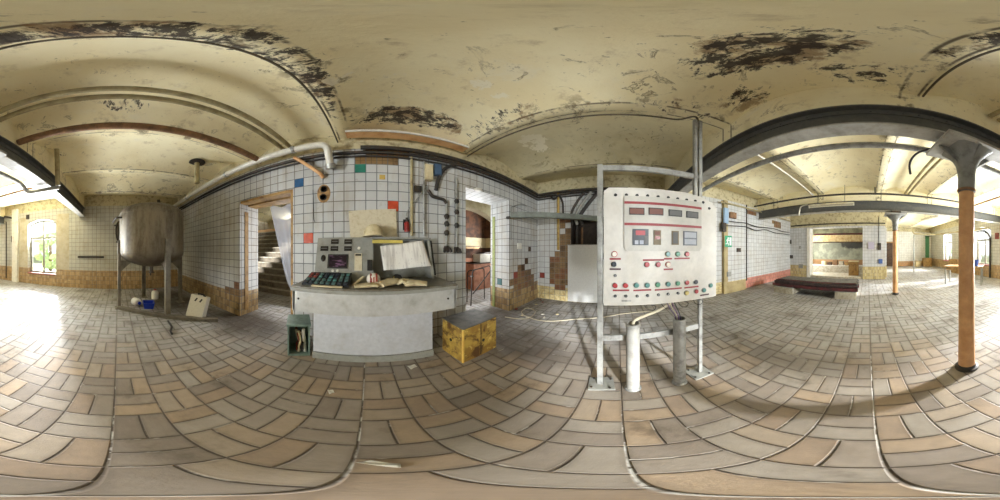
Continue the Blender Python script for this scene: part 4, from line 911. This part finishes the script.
p = (hs[0] + hs[1]) / 2; t = thing('pipe_hole', 'rust-ringed plate with two black pipe holes in the north wall tiles', 'hole plate', (p.x, YN, p.z))
MB().lathe([(.0001, 0), (.10, 0), (.085, .012), (.0001, .012)], p, 22, Matrix((Vector((1, 0, 0)), Vector((0, 0, 1.5)), Vector((0, -1, 0)))).transposed()).build('stained_plate', paint('stained_plaster', rgb(176, 140, 92), rgb(96, 66, 40), .8), t)
for h in hs: MB().lathe([(.03, 0), (.05, 0), (.05, .03), (.04, .03), (.036, .012), (.0001, .012)], h, 20, Matrix((Vector((1, 0, 0)), Vector((0, 0, 1)), Vector((0, -1, 0)))).transposed()).build('pipe_mouth', M_BLACK, t)
wbox(474, 188.5, 479, 192, 'bulkhead_lamp', M_PIPEW, 'small white lamp above the second doorway', 'lamp', .08)
pipe('wall_pipe', 'thin grey bent conduit on the wall stub right of the second doorway', [npt(511, 240), npt(511, 207), npt(520, 204), npt(527, 206)], .012, M_GREYP, .06)
wbox(517, 243, 521, 249, 'switch_box', M_WHITE, 'white paper-sized switch plate on the wall stub near the east corner', 'switch', .02)
# extras on the west wall
def westbox(px0, py0, px1, py1, name, mat, label, cat, d=.06):
    a, b = onx(px0, py0, XW), onx(px1, py1, XW); t = thing(name, label, cat, (XW, (a.y + b.y) / 2, min(a.z, b.z)))
    MB().bb((XW, a.y, min(a.z, b.z)), (XW + d, b.y, max(a.z, b.z)), .004).build('box', mat, t); return t
o = westbox(78, 256, 104, 258, 'wall_rail', M_DARK, 'long dark rail fixed across the west wall tiles', 'rail', .05)
westbox(26.5, 215, 29.5, 219, 'wall_socket', M_DARK, 'small dark socket above the first window', 'socket', .04)
westbox(11.5, 236, 14, 242, 'wall_socket', M_DARK, 'small dark socket beside the upright pipe left of the first window', 'socket', .04)
def wp(px, py, off=.06): p = onx(px, py, XW); return p + Vector((off, 0, 0))
pipe('wall_pipe', 'dark upright pipe with bends left of the first window', [wp(-3, 216), wp(8, 217), wp(15.5, 219), Vector((XW + .06, wp(15.5, 219).y, .05))], .04, M_DARK, .2)
pipe('wall_pipe', 'thin dark upright pipe on the tiles left of the bent one', [wp(7, 222), Vector((XW + .06, wp(7, 222).y, .1))], .025, M_DARK)
pipe('heating_pipe', 'dark heating pipe arching over beside the second window', [wp(974, 231), wp(986, 231), wp(991, 236), Vector((XW + .08, wp(991, 236).y, .0))], .05, M_DARK, .25)
westbox(996, 233, 999, 239, 'fire_call_box', M_OLDRED, 'small dark red box on the west wall right of the second window', 'box', .08)
# ------------------------------------------------------------------ east wall and the south end
def epx(px, py): return onx(px, py, XE - .1)
a, b = epx(724.6, 235.5), epx(731.5, 247)
t = thing('exit_sign', 'green emergency exit sign with white running figure on the east wall', 'sign', (XE - .1, (a.y + b.y) / 2, b.z))
M_SGRN = plain('sign_green', rgb(20, 150, 100), .4); M_SWH = plain('sign_white', rgb(236, 240, 236), .4)
xs_ = XE - .115; yl, yr, zb, zt = a.y, b.y, b.z, a.z; w_, h_ = yl - yr, zt - zb
MB().bb((xs_, yr, zb), (XE - .1, yl, zt), .002).build('plate', M_SGRN, t, smooth=False)
def sp(u, v): return Vector((xs_ - .001, yl - u * w_, zb + v * h_))
mb = MB()
mb.prism([sp(.66, .14), sp(.92, .14), sp(.92, .86), sp(.66, .86)], (-.003, 0, 0))                       # door
mb.lathe([(.0001, 0), (.032, 0), (.032, .003), (.0001, .003)], sp(.47, .78), 14, Euler((0, -PI / 2, 0)).to_matrix())
for A_, B_, ww in (((.44, .7), (.36, .42), .05), ((.36, .42), (.5, .28), .04), ((.5, .28), (.46, .12), .035), ((.36, .42), (.26, .28), .04), ((.26, .28), (.12, .27), .035), ((.44, .66), (.56, .56), .03), ((.56, .56), (.64, .62), .026), ((.42, .66), (.28, .64), .03), ((.28, .64), (.24, .52), .026)):
    mb.bar(sp(*A_) + Vector((-.0015, 0, 0)), sp(*B_) + Vector((-.0015, 0, 0)), ww, .003, (1, 0, 0))
mb.build('running_figure', M_SWH, t, smooth=False)
def ebox(px0, py0, px1, py1, name, mat, label, cat, d=.05, xw=XE - .1):
    a, b = onx(px0, py0, xw), onx(px1, py1, xw); t = thing(name, label, cat, (xw, (a.y + b.y) / 2, min(a.z, b.z)))
    MB().bb((xw - d, b.y, min(a.z, b.z)), (xw, a.y, max(a.z, b.z)), .004).build('box', mat, t, smooth=False)
    MB().bb((xw - d - .006, b.y + .02, min(a.z, b.z) + .02), (xw - d, a.y - .02, max(a.z, b.z) - .02)).build('lid', mat, t, smooth=False)
ebox(736.5, 248, 740, 252, 'wall_socket', M_DARK, 'small dark socket to the right of the exit sign', 'socket')
ebox(726.5, 272, 730.5, 276, 'wall_socket', M_GREYP, 'grey socket low on the wall below the exit sign', 'socket')
ebox(723, 208, 727, 224, 'meter_box', plain('pale_blue_box', rgb(150, 176, 200), .5), 'pale blue box high on the wall above the exit sign', 'box', .08)
ebox(729, 212, 735, 219, 'lamp_box', M_RUST, 'orange rusty box high on the wall beside the pale blue one', 'box', .08)
ebox(721, 223, 724.5, 232, 'round_fitting', M_DARK, 'dark fitting on the edge of the wall by the board', 'fitting', .1)
for k, (z, dz) in enumerate(((2.32, .0), (2.16, .06))):
    pts = [(XE - .13, -3.1, z)] + [(XE - (.13 if yy > -4.02 else .06), yy, z + .035 * math.sin(i * 2.1 + k) + dz * (i % 2)) for i, yy in enumerate((-3.5, -4.0, -4.6, -5.2, -5.9, -6.6, -7.3))]
    pipe('wall_cable', ('sagging dark cable along the east wall, the upper one', 'sagging dark cable along the east wall, the lower one')[k], pts, .017, M_CABLE, .2)
pipe('wall_pipe', 'straight grey pipe near the top of the east wall', [(XE - .14, -2.9, 2.9), (XE - .14, -7.4, 2.9)], .03, M_PIPEB)
pipe('wall_pipe', 'dark upright pipe at the edge of the pilaster on the east wall', [(XE - .06, -4.09, .3), (XE - .06, -4.09, 3.05)], .03, M_DARK)
YP = -7.5
def sbox(px0, py0, px1, py1, name, mat, label, cat, d=.06):
    a, b = ony(px0, py0, YP), ony(px1, py1, YP); t = thing(name, label, cat, ((a.x + b.x) / 2, YP, min(a.z, b.z)))
    MB().bb((b.x, YP, min(a.z, b.z)), (a.x, YP + d, max(a.z, b.z)), .004).build('box', mat, t, smooth=False)
    MB().bb((b.x + .02, YP + d, min(a.z, b.z) + .02), (a.x - .02, YP + d + .006, max(a.z, b.z) - .02)).build('lid', mat, t, smooth=False)
sbox(787.5, 240, 791.5, 244, 'switch_box', M_DARK, 'small dark square switch on the far wall left of the opening', 'switch')
sbox(788, 255, 793, 258.5, 'switch_box', M_DARK, 'flat dark switch below the square one on the far wall', 'switch')
sbox(799, 264, 803, 268, 'switch_box', M_GREYP, 'low grey socket on the far wall next to the white jamb', 'socket')
sbox(799.5, 246, 801, 249, 'switch_box', M_GREYP, 'tiny grey switch high on the far wall next to the white jamb', 'switch')
sbox(877.5, 243, 881, 250, 'switch_box', M_DARK, 'dark switch box with conduit on the tiled pillar', 'switch')
sbox(868, 242, 874, 249, 'notice_sign', plain('mauve_plate', rgb(178, 170, 184), .5), 'pale notice plate on the tiled pillar', 'notice')
sbox(878.5, 259, 882.5, 263.5, 'switch_box', plain('blue_socket', rgb(70, 96, 150), .5), 'blue socket low on the tiled pillar', 'socket')
a = ony(878.8, 220, YP); pipe('wall_conduit', 'thin dark conduit running up the tiled pillar', [(a.x, YP + .03, 1.55), (a.x, YP + .03, 3.0)], .014, M_CABLE)
pipe('wall_pipe', 'dark pipe across the head of the wide opening', [(XE - .1, YP + .1, 2.66), (-.8, YP + .1, 2.66)], .03, M_DARK)
pipe('wall_pipe', 'reddish pipe across the bay behind the wide opening', [(2.9, -8.3, 2.25), (.3, -8.3, 2.25)], .05, M_WINE)
# bay behind the opening: peeling cross beam, basin rim, wooden box
t = thing('cross_beam', 'cream peeling beam spanning the bay behind the wide opening', 'beam', (1.5, -9.3, 2.0)); t['kind'] = 'thing'
MB().bb((-.58, -9.5, 1.88), (4.28, -9.15, 2.3)).build('body', paint('peeling_cream', rgb(222, 204, 156), rgb(176, 130, 76), .7, 0, 6), t, smooth=False)
MB().bb((-.58, -9.53, 1.84), (4.28, -9.12, 1.885)).build('lower_edge', M_DARKWOOD, t, smooth=False)
t = thing('basin_rim', 'long low white tiled basin edge in the bay behind the opening', 'basin', (1.5, -9.6, 0))
MB().bb((-.4, -9.9, 0), (4.1, -9.4, .42), .01).build('wall', M_BRICKB, t); MB().bb((-.42, -9.92, .42), (4.12, -9.38, .47), .01).build('rim', M_WHITE, t)
tag(MB().bb((.3, -8.9, 0), (2.95, -7.55, .1)).build('pale_step', M_BRICKB, smooth=False), 'pale flat concrete step across the wide opening', 'step')
t = thing('wooden_box', 'upright pale wooden box standing in the wide opening near the pillar', 'box', (.72, -8.2, .1))
MB().bb((.48, -8.4, .1), (.98, -8.0, .82), .008).build('body', M_WOOD, t); MB().bb((.46, -8.42, .8), (1.0, -7.98, .83)).build('lid', M_LEATH, t, smooth=False)
for k in range(5):
    x = 1.25 + k * .37; h = .16 + .07 * ((k * 7) % 3); M_ = [M_WOOD, M_BRICKB, M_RUST, M_DARKWOOD, M_LEATH][k]
    t = thing('old_crate', ['small brown crate on the basin rim, nearest the wooden box', 'pale block on the basin rim', 'rusty tin on the basin rim', 'dark wooden crate on the basin rim', 'tan crate on the basin rim, farthest from the wooden box'][k], 'crate', (x, -9.62, .47))
    MB().bb((x - .13, -9.78, .47), (x + .13, -9.5, .47 + h), .006).build('body', M_, t); MB().bb((x - .14, -9.79, .455 + h), (x + .14, -9.49, .475 + h)).build('lid', M_, t, smooth=False)
# stack of wine-red steel rails on concrete blocks
for k, (x0, x1, y0, lab) in enumerate(((2.2, 2.88, -4.3, 'pale concrete block under the east end of the red rails'), (.33, .92, -4.32, 'pale concrete block under the pillar end of the red rails'))):
    t = thing('concrete_block', lab, 'block', ((x0 + x1) / 2, y0 - .5, 0)); MB().bb((x0, y0 - 1.05, 0), (x1, y0, .2), .012).build('block', M_BRICKB, t)
    MB().bb((x0 + .01, y0 - 1.04, .2), (x1 - .01, y0 - .01, .225), .004).build('mortar_cap', M_GREYP, t)
def channel(y, z, x0, x1, mat, label):
    t = thing('steel_rail', label, 'rail', ((x0 + x1) / 2, y, z), 'stacked steel rails')
    mb = MB().bb((x0, y - .07, z), (x1, y + .07, z + .016)); mb.bb((x0, y - .07, z), (x1, y - .055, z + .09)); mb.bb((x0, y + .055, z), (x1, y + .07, z + .09)); mb.build('channel', mat, t, smooth=False)
    MB().bb((x0 - .004, y - .055, z + .016), (x0 + .03, y + .055, z + .085)).build('end_plate', M_DARK, t, smooth=False)
M_BLK = paint('black_rail_paint', rgb(48, 42, 42), rgb(84, 62, 58), .45, .1, 6); M_GRL = paint('grey_rail_paint', rgb(146, 142, 132), rgb(108, 100, 88), .5, .1, 6)
for i in range(6):
    y = -4.4 - i * .17
    channel(y, .225, .28 + .03 * (i % 3), 2.96 - .05 * (i % 2), M_WINE if i % 3 == 0 else M_BLK, ['wine-red steel rail at the front of the stack, lower layer', 'black steel rail second from the front, lower layer', 'black steel rail third from the front, lower layer', 'wine-red steel rail fourth from the front, lower layer', 'black steel rail second from the back, lower layer', 'black steel rail at the back, lower layer'][i])
    channel(y - .02, .318, .30 + .04 * (i % 2), 2.9 + .05 * (i % 2), (M_BLK, M_WINE, M_GRL, M_GRL, M_GRL, M_GRL)[i], ['black steel rail at the front of the stack, upper layer', 'wine-red steel rail second from the front, upper layer', 'grey steel rail third from the front, upper layer', 'grey steel rail fourth from the front, upper layer', 'grey steel rail second from the back, upper layer', 'grey steel rail at the back, upper layer'][i])
tag(MB().bb((2.3, -5.9, 0), (3.3, -5.5, .04)).build('loose_board', M_DARKWOOD, smooth=False), 'dark loose board on the floor behind the rail stack', 'board')
# ------------------------------------------------------------------ hall beyond the columns
t = thing('work_table', 'long yellowish wooden table behind the near column', 'table', (-3.5, -5.3, 0))
pA, pB = Vector((-3.05, -5.74, 0)), Vector((-4.05, -4.7, 0)); u = (pB - pA).normalized(); v = Vector((-u.y, u.x, 0))
if v.dot(pA) < 0: v = -v
L_ = (pB - pA).length
def TB(a, b, z): return pA + u * a + v * b + Vector((0, 0, z))
mb = MB(); mb.prism([TB(-.06, -.06, .7), TB(L_ + .06, -.06, .7), TB(L_ + .06, .66, .7), TB(-.06, .66, .7)], (0, 0, .05)); mb.build('tabletop', M_WOOD, t, smooth=False)
mb = MB(); mb.prism([TB(0, 0, .6), TB(L_, 0, .6), TB(L_, .03, .6), TB(0, .03, .6)], (0, 0, .1)); mb.build('apron', M_WOOD, t, smooth=False)
for a in (0, L_):
    for b in (0, .6): MB().bar(TB(a, b, 0), TB(a, b, .7), .05, .05, u).build('leg', M_GREYP, t, smooth=False)
p = TB(L_ - .25, .2, .75); t = thing('blue_bucket', 'blue bucket standing on the long wooden table', 'bucket', p)
MB().lathe([(.0001, 0), (.1, 0), (.14, .25), (.15, .255), (.135, .25), (.095, .01), (.0001, .01)], p, 22, None, False).build('pail', plain('navy_blue_plastic', rgb(40, 62, 120), .4), t)
MB().tube([p + Vector((.14 * math.cos(a), .14 * math.sin(a) * .3, .25 + .12 * math.sin(a))) for a in [PI * k / 10 for k in range(11)]], .006, 6).build('handle', M_DARK, t)
hp = onz(913.8, 272.5); pipe('support_pole', 'thin grey floor-to-pipe pole standing in the hall', [(hp.x, hp.y, 0), (hp.x, hp.y, 2.34)], .035, M_GREYP, .08)
pipe('hall_pipe', 'grey pipe with an upturned end running across the hall to the windows', [(hp.x + .05, hp.y, 2.75), (hp.x + .05, hp.y, 2.42), (-4.3, -9.6, 2.4), (-4.9, -6.0, 2.4), (-4.9, -5.2, 2.4)], .05, M_PIPEB, .2)
t = thing('green_curtain', 'narrow green curtain strip at the end wall of the hall', 'curtain', (-5.25, YS + .08, .5))
MB().grid(lambda a, b: (-5.42 + a * .36, YS + .07 + .03 * math.sin(a * 19), .55 + b * 2.1), 24, 6).build('cloth', plain('green_cloth', rgb(92, 150, 112), .8), t, solid=.006)
MB().tube([(-5.5, YS + .09, 2.66), (-5.0, YS + .09, 2.66)], .015).build('rod', M_DARK, t)
pd = ony(888.5, 262, YS); t = thing('dark_door', 'dark brown door at the end of the hall beside the farther column', 'door', (-1.9, YS, 0))
MB().bb((-2.35, YS, 0), (-1.45, YS + .04, 2.0)).build('leaf', M_DARKWOOD, t, smooth=False)
mb = MB().bb((-2.45, YS, 0), (-2.35, YS + .06, 2.1)).bb((-1.45, YS, 0), (-1.35, YS + .06, 2.1)).bb((-2.45, YS, 2.0), (-1.35, YS + .06, 2.1)); mb.build('door_frame', M_WOOD, t, smooth=False)
MB().cyl((-2.25, YS + .04, 1.0), (-2.25, YS + .1, 1.0), .02).build('handle', M_GALV, t)
for k, (x, y, w, h, d, mt, lab) in enumerate(((-4.9, -12.6, .7, .7, .5, M_WOOD, 'brown wooden cupboard by the end wall under the green curtain'), (-4.2, -12.9, .5, .45, .4, M_LEATH, 'low tan box by the end wall of the hall'), (-5.2, -8.4, .5, .8, 1.0, M_WOOD, 'brown wooden bench cabinet between the hall windows'))):
    t = thing('wooden_cupboard', lab, 'cupboard', (x, y, 0)); MB().bb((x - w / 2, y - d / 2, 0), (x + w / 2, y + d / 2, h), .01).build('body', mt, t); MB().bb((x - w / 2 - .02, y - d / 2 - .02, h), (x + w / 2 + .02, y + d / 2 + .02, h + .03)).build('top', M_WOOD, t, smooth=False)
    MB().bb((x - w / 2 + .04, y + d / 2, .06), (x + w / 2 - .04, y + d / 2 + .015, h - .05)).build('door', mt, t, smooth=False)
# ------------------------------------------------------------------ fluorescent lamps
M_TUBE = plain('dusty_glass_tube', rgb(214, 206, 182), .4); M_LAMPB = paint('lamp_body_white', rgb(206, 200, 180), rgb(170, 150, 110), .5)
LAMPS = []
def lamp(c, ang, label, L=1.25):
    c = Vector(c); u = Vector((math.cos(ang), math.sin(ang), 0))
    t = thing('fluorescent_lamp', label, 'lamp', c, None)
    MB().bar(c - u * L / 2 + Vector((0, 0, .03)), c + u * L / 2 + Vector((0, 0, .03)), .09, .05).build('housing', M_LAMPB, t, smooth=False)
    MB().tube([c - u * (L / 2 - .03) - Vector((0, 0, .03)), c + u * (L / 2 - .03) - Vector((0, 0, .03))], .016, 12).build('tube', M_TUBE, t)
    for s in (-1, 1):
        MB().box(c + u * s * (L / 2 - .015) - Vector((0, 0, .015)), (.03, .05, .06), (0, 0, ang)).build('tube_holder', M_WHITE, t, smooth=False)
        q = c + u * s * L * .3; MB().cyl(q + Vector((0, 0, .05)), Vector((q.x, q.y, vault_z(q.x) + .02)), .006, n=8).build('hanger', M_DARK, t)
    LAMPS.append((c - Vector((0, 0, .08)), ang, L))
lamp((1.1, -4.62, 2.78), 0, 'long fluorescent lamp hung before the far beam', 1.4)
lamp((-2.9, -7.1, 2.95), PI / 2 + .3, 'fluorescent lamp in the hall, the one nearer the far column')
lamp((-3.9, -5.9, 2.9), PI / 2 + .3, 'fluorescent lamp in the hall, the one nearer the windows')
# ------------------------------------------------------------------ stair hall and back room
t = thing('staircase', 'worn concrete stair climbing away behind the left doorway', 'staircase', (-3.4, 4.1, 0))
mb = MB()
for k in range(12): mb.bb((-6.58, 4.1 + .18 * k, 0 if k == 0 else .188 * k - .06), (-1.6, 6.6, .188 * (k + 1)))
mb.build('steps', paint('worn_step_concrete', rgb(128, 116, 96), rgb(84, 72, 56), .8, 0, 5), t, smooth=False)
mb = MB()
for k in range(12): mb.bb((-6.58, 4.075 + .18 * k, .188 * (k + 1) - .035), (-1.6, 4.13 + .18 * k, .188 * (k + 1) + .004))
mb.build('nosing', paint('pale_nosing', rgb(176, 166, 144), rgb(120, 108, 86), .7), t, smooth=False)
MB().bb((-6.58, 6.3, 2.26), (-1.6, 6.36, 2.42)).build('landing_edge', M_RUSTO, t, smooth=False)
M_FILM = Mat('translucent_plastic_film'); nt = M_FILM.nt; tl = nt.nodes.new('ShaderNodeBsdfTranslucent'); tp = nt.nodes.new('ShaderNodeBsdfTransparent'); mx = nt.nodes.new('ShaderNodeMixShader'); m2 = nt.nodes.new('ShaderNodeMixShader')
tl.inputs[0].default_value = rgb(170, 172, 178); M_FILM.b.inputs['Base Color'].default_value = rgb(176, 178, 184); M_FILM.b.inputs['Roughness'].default_value = .3
mx.inputs[0].default_value = .5; m2.inputs[0].default_value = .4
nt.links.new(M_FILM.b.outputs[0], mx.inputs[1]); nt.links.new(tl.outputs[0], mx.inputs[2]); nt.links.new(mx.outputs[0], m2.inputs[1]); nt.links.new(tp.outputs[0], m2.inputs[2]); nt.links.new(m2.outputs[0], M_FILM.out.inputs[0]); M_FILM = M_FILM.m
def film(u, v):
    wid = .52 * (1 - v) ** .8 + .1; x = -1.3 - u * wid - .05 * v; return (x, T - .06 + .035 * math.sin(u * 13 + v * 3) * (.5 + v * .5), 2.3 - v * 1.65 + .03 * math.sin(u * 9))
tag(MB().grid(film, 26, 30).build('plastic_film', M_FILM), 'torn translucent plastic film hanging in the left doorway', 'plastic film')
struct(MB().bb((-4.6, 8.66, 2.6), (-3.4, 8.7, 3.15)).build('window_4', M_WHITE, smooth=False))
M_SALMON = paint('salmon_paint', rgb(196, 142, 116), rgb(150, 100, 78), .7, 0, 6)
# back room: crates, a bar rack, a pile of bricks
t = thing('pipe_rack', 'dark bent steel bar rack inside the second doorway', 'rack', (2.35, 3.1, 0))
for k, pts in enumerate(([(2.3, 3.05, 0), (2.35, 3.05, .9), (2.9, 3.0, 1.0), (2.92, 3.0, 0)], [(2.4, 3.35, 0), (2.42, 3.35, .85), (2.95, 3.3, .9), (2.96, 3.3, 0)], [(2.35, 3.05, .3), (2.9, 3.0, .85)], [(2.38, 3.05, .75), (2.42, 3.35, .72)])):
    MB().tube(bend(pts, .08), .014, 8).build('bar', M_DARK, t)
for k, (x, y, z, w, d, h, mt, lab) in enumerate(((3.75, 4.5, 0, .9, .6, .95, M_SALMON, 'salmon-coloured bin in the room behind the second doorway'), (3.9, 4.5, .95, .5, .4, .3, M_PIPEW, 'white crumpled box on the salmon-coloured bin behind the second doorway'), (4.7, 5.2, 0, .5, .5, 1.3, M_DARKWOOD, 'dark cupboard in the room behind the second doorway'), (3.6, 5.4, 1.45, 1.6, .3, .12, M_WOOD, 'wooden shelf on the back wall behind the second doorway'))):
    t = thing(('salmon_bin', 'white_box', 'dark_cupboard', 'wall_shelf')[k], lab, ('bin', 'box', 'cupboard', 'shelf')[k], (x, y, z))
    MB().bb((x - w / 2, y - d / 2, z), (x + w / 2, y + d / 2, z + h), .01).build('body', mt, t); MB().bb((x - w / 2 - .015, y - d / 2 - .015, z + h - .03), (x + w / 2 + .015, y + d / 2 + .015, z + h), .004).build('rim', M_DARK if k != 1 else M_WHITE, t)
# ------------------------------------------------------------------ litter on the floor
def scrap(px, py, w, l, rot, mat, label, name='paper_scrap', cat='scrap'):
    p = onz(px, py); R = Euler((0, 0, rot)).to_matrix()
    tag(MB().grid(lambda a, b: p + R @ Vector(((a - .5) * w, (b - .5) * l * (1 - .3 * a), .004 + .008 * abs(math.sin(a * 3 + b * 2)) ** 2)), 8, 8).build(name, mat, solid=.002), label, cat)
scrap(412.5, 367, .08, .07, .3, M_WHITE, 'small white scrap on the floor before the right end of the console')
scrap(381, 464, .035, .10, 1.0, M_PIPEW, 'white paper scrap nearest the viewer on the floor north of the tripod spot')
scrap(331, 392, .04, .06, .5, M_WHITE, 'white chip of tile on the floor before the console')
rnd = random.Random(5)
for k in range(9):
    p = onz(rnd.uniform(515, 560), rnd.uniform(300, 320)); tag(MB().blob(p + Vector((0, 0, .015)), (.09, .06, .03), 1, .3, (0, 0, rnd.uniform(0, 3)), k).build('tile_shard', (M_WHITE, M_LEATH, M_OLDRED)[k % 3], smooth=False), 'broken tile shard lying on the floor in the east corner', 'shard', 'tile shards in the east corner')
pts = [onz(505, 317, .012), onz(528, 320, .012), onz(537, 311, .012), onz(527, 307, .012), onz(519, 313, .012), onz(540, 322, .012), onz(575, 319, .012), onz(597, 318, .012), onz(625, 313, .012), onz(652, 311, .012)]
pipe('floor_cable', 'thin pale cable looping over the floor from the east corner to the board', pts, .009, M_CABLEW, .3)
# ------------------------------------------------------------------ trees outside the windows
M_LEAF = paint('tree_leaves', rgb(176, 194, 146), rgb(136, 160, 112), .8, 0, 5); M_TRUNK = paint('tree_bark', rgb(96, 80, 62), None, .9)
rnd = random.Random(21)
for k, (x, y, hh) in enumerate(((-11.5, -5.2, 3.2), (-12.5, -9.5, 3.6), (-11.0, -14.5, 3.4), (-13, -20, 3.6))):
    t = thing('garden_tree', ('leafy green tree outside the first window', 'leafy green tree outside between the first and second windows', 'leafy green tree outside the second window', 'leafy green tree outside the last window')[k], 'tree', (x, y, -.5))
    MB().cyl((x, y, -.5), (x, y, hh * .6), .16, .1, 10).build('trunk', M_TRUNK, t)
    mb = MB()
    for q in range(60):
        a = rnd.uniform(0, 2 * PI); e = rnd.uniform(-1, 1); rr = rnd.uniform(.5, 1.3)
        mb.blob((x + rr * math.cos(a) * (1 - e * e) ** .5, y + 1.3 * rr * math.sin(a) * (1 - e * e) ** .5, hh * .42 + e * 1.3), (.6, .6, .5), 1, .3, None, q)
    mb.build('crown', M_LEAF, t, smooth=False)
struct(MB().bb((-40, -45, -.7), (-6.1, 30, -.6)).build('ground', paint('garden_ground', rgb(150, 156, 120), rgb(110, 120, 84), .9), smooth=False))
# ------------------------------------------------------------------ daylight, lamps and camera
w = bpy.data.worlds.new('overcast_sky'); SC.world = w; w.use_nodes = True; bg = w.node_tree.nodes['Background']
bg.inputs[0].default_value = (.93, .97, 1, 1); bg.inputs[1].default_value = SKY
def area(name, loc, rot, sx, sy, e, col=(1, 1, 1), spread=PI):
    l = bpy.data.lights.new(name, 'AREA'); l.shape = 'RECTANGLE'; l.size = sx; l.size_y = sy; l.energy = e; l.color = col; l.spread = spread
    o = bpy.data.objects.new(name, l); COL.objects.link(o); o.location = loc; o.rotation_euler = rot; return o
for i, (a, b, zb, zt) in enumerate(WIN):
    area('sky_daylight', (XW - 3.0, (a + b) / 2 - .3, 2.4), (PI / 2 - .25, 0, -PI / 2), 2.4, 2.4, OUT_E[i], (.9, .95, 1))
    area('window_daylight', (XW - .1, (a + b) / 2, (zb + zt) / 2), (PI / 2 + WIN_T, 0, -PI / 2), b - a - .1, zt - zb - .2, WIN_E[i], (.9, .95, 1), math.radians(WIN_S[i]))
area('low_sky_daylight', (-20, -8.43, 6.2), (PI / 2 - .3, 0, -math.radians(69)), 1.1, 1.1, BEAM_E, (.94, .97, 1))
area('stair_daylight', (-4.0, 8.55, 2.9), (-PI / 2 - .2, 0, 0), 1.2, .5, 7, (.93, .97, 1))
area('back_room_fill', (4.9, 4.3, 1.9), (PI / 2, 0, PI / 2), 1.6, 1.4, 20, (.95, .98, 1))  # added lamp, the back room has no window on this side
area('bay_fill', (4.2, -9.0, 1.6), (PI / 2, 0, PI / 2), 1.4, 1.2, 50, (.95, .98, 1))  # added lamp by the closed east wall of the bay
area('doorway_fill', (-1.7, 3.3, 1.35), (PI / 2, 0, PI), 1.0, 2.2, DOOR_E, (.97, .98, 1))  # added fill lamps behind both doorways, to even out the room
area('doorway_fill', (2.3, 3.2, 1.35), (PI / 2, 0, PI), 1.0, 2.3, DOOR_E, (.95, .98, 1))
cam = bpy.data.cameras.new('camera'); co = bpy.data.objects.new('camera', cam); COL.objects.link(co); SC.camera = co
cam.type = 'PANO'
try: cam.panorama_type = 'EQUIRECTANGULAR'
except Exception: cam.cycles.panorama_type = 'EQUIRECTANGULAR'
try: cam.cycles.panorama_type = 'EQUIRECTANGULAR'
except Exception: pass
co.location = (0, 0, H); co.rotation_euler = (PI / 2, 0, -math.radians((500 - NORTH) * .36)); cam.clip_start = .01
SC.view_settings.view_transform = 'Standard'; SC.view_settings.look = 'None'; SC.view_settings.gamma = 1; SC.view_settings.use_curve_mapping = False; SC.view_settings.exposure = EXPO
cy = SC.cycles; cy.use_denoising = True; cy.max_bounces = 14; cy.diffuse_bounces = 10; cy.glossy_bounces = 4; cy.transparent_max_bounces = 12; cy.sample_clamp_indirect = 8; cy.caustics_reflective = False; cy.caustics_refractive = False
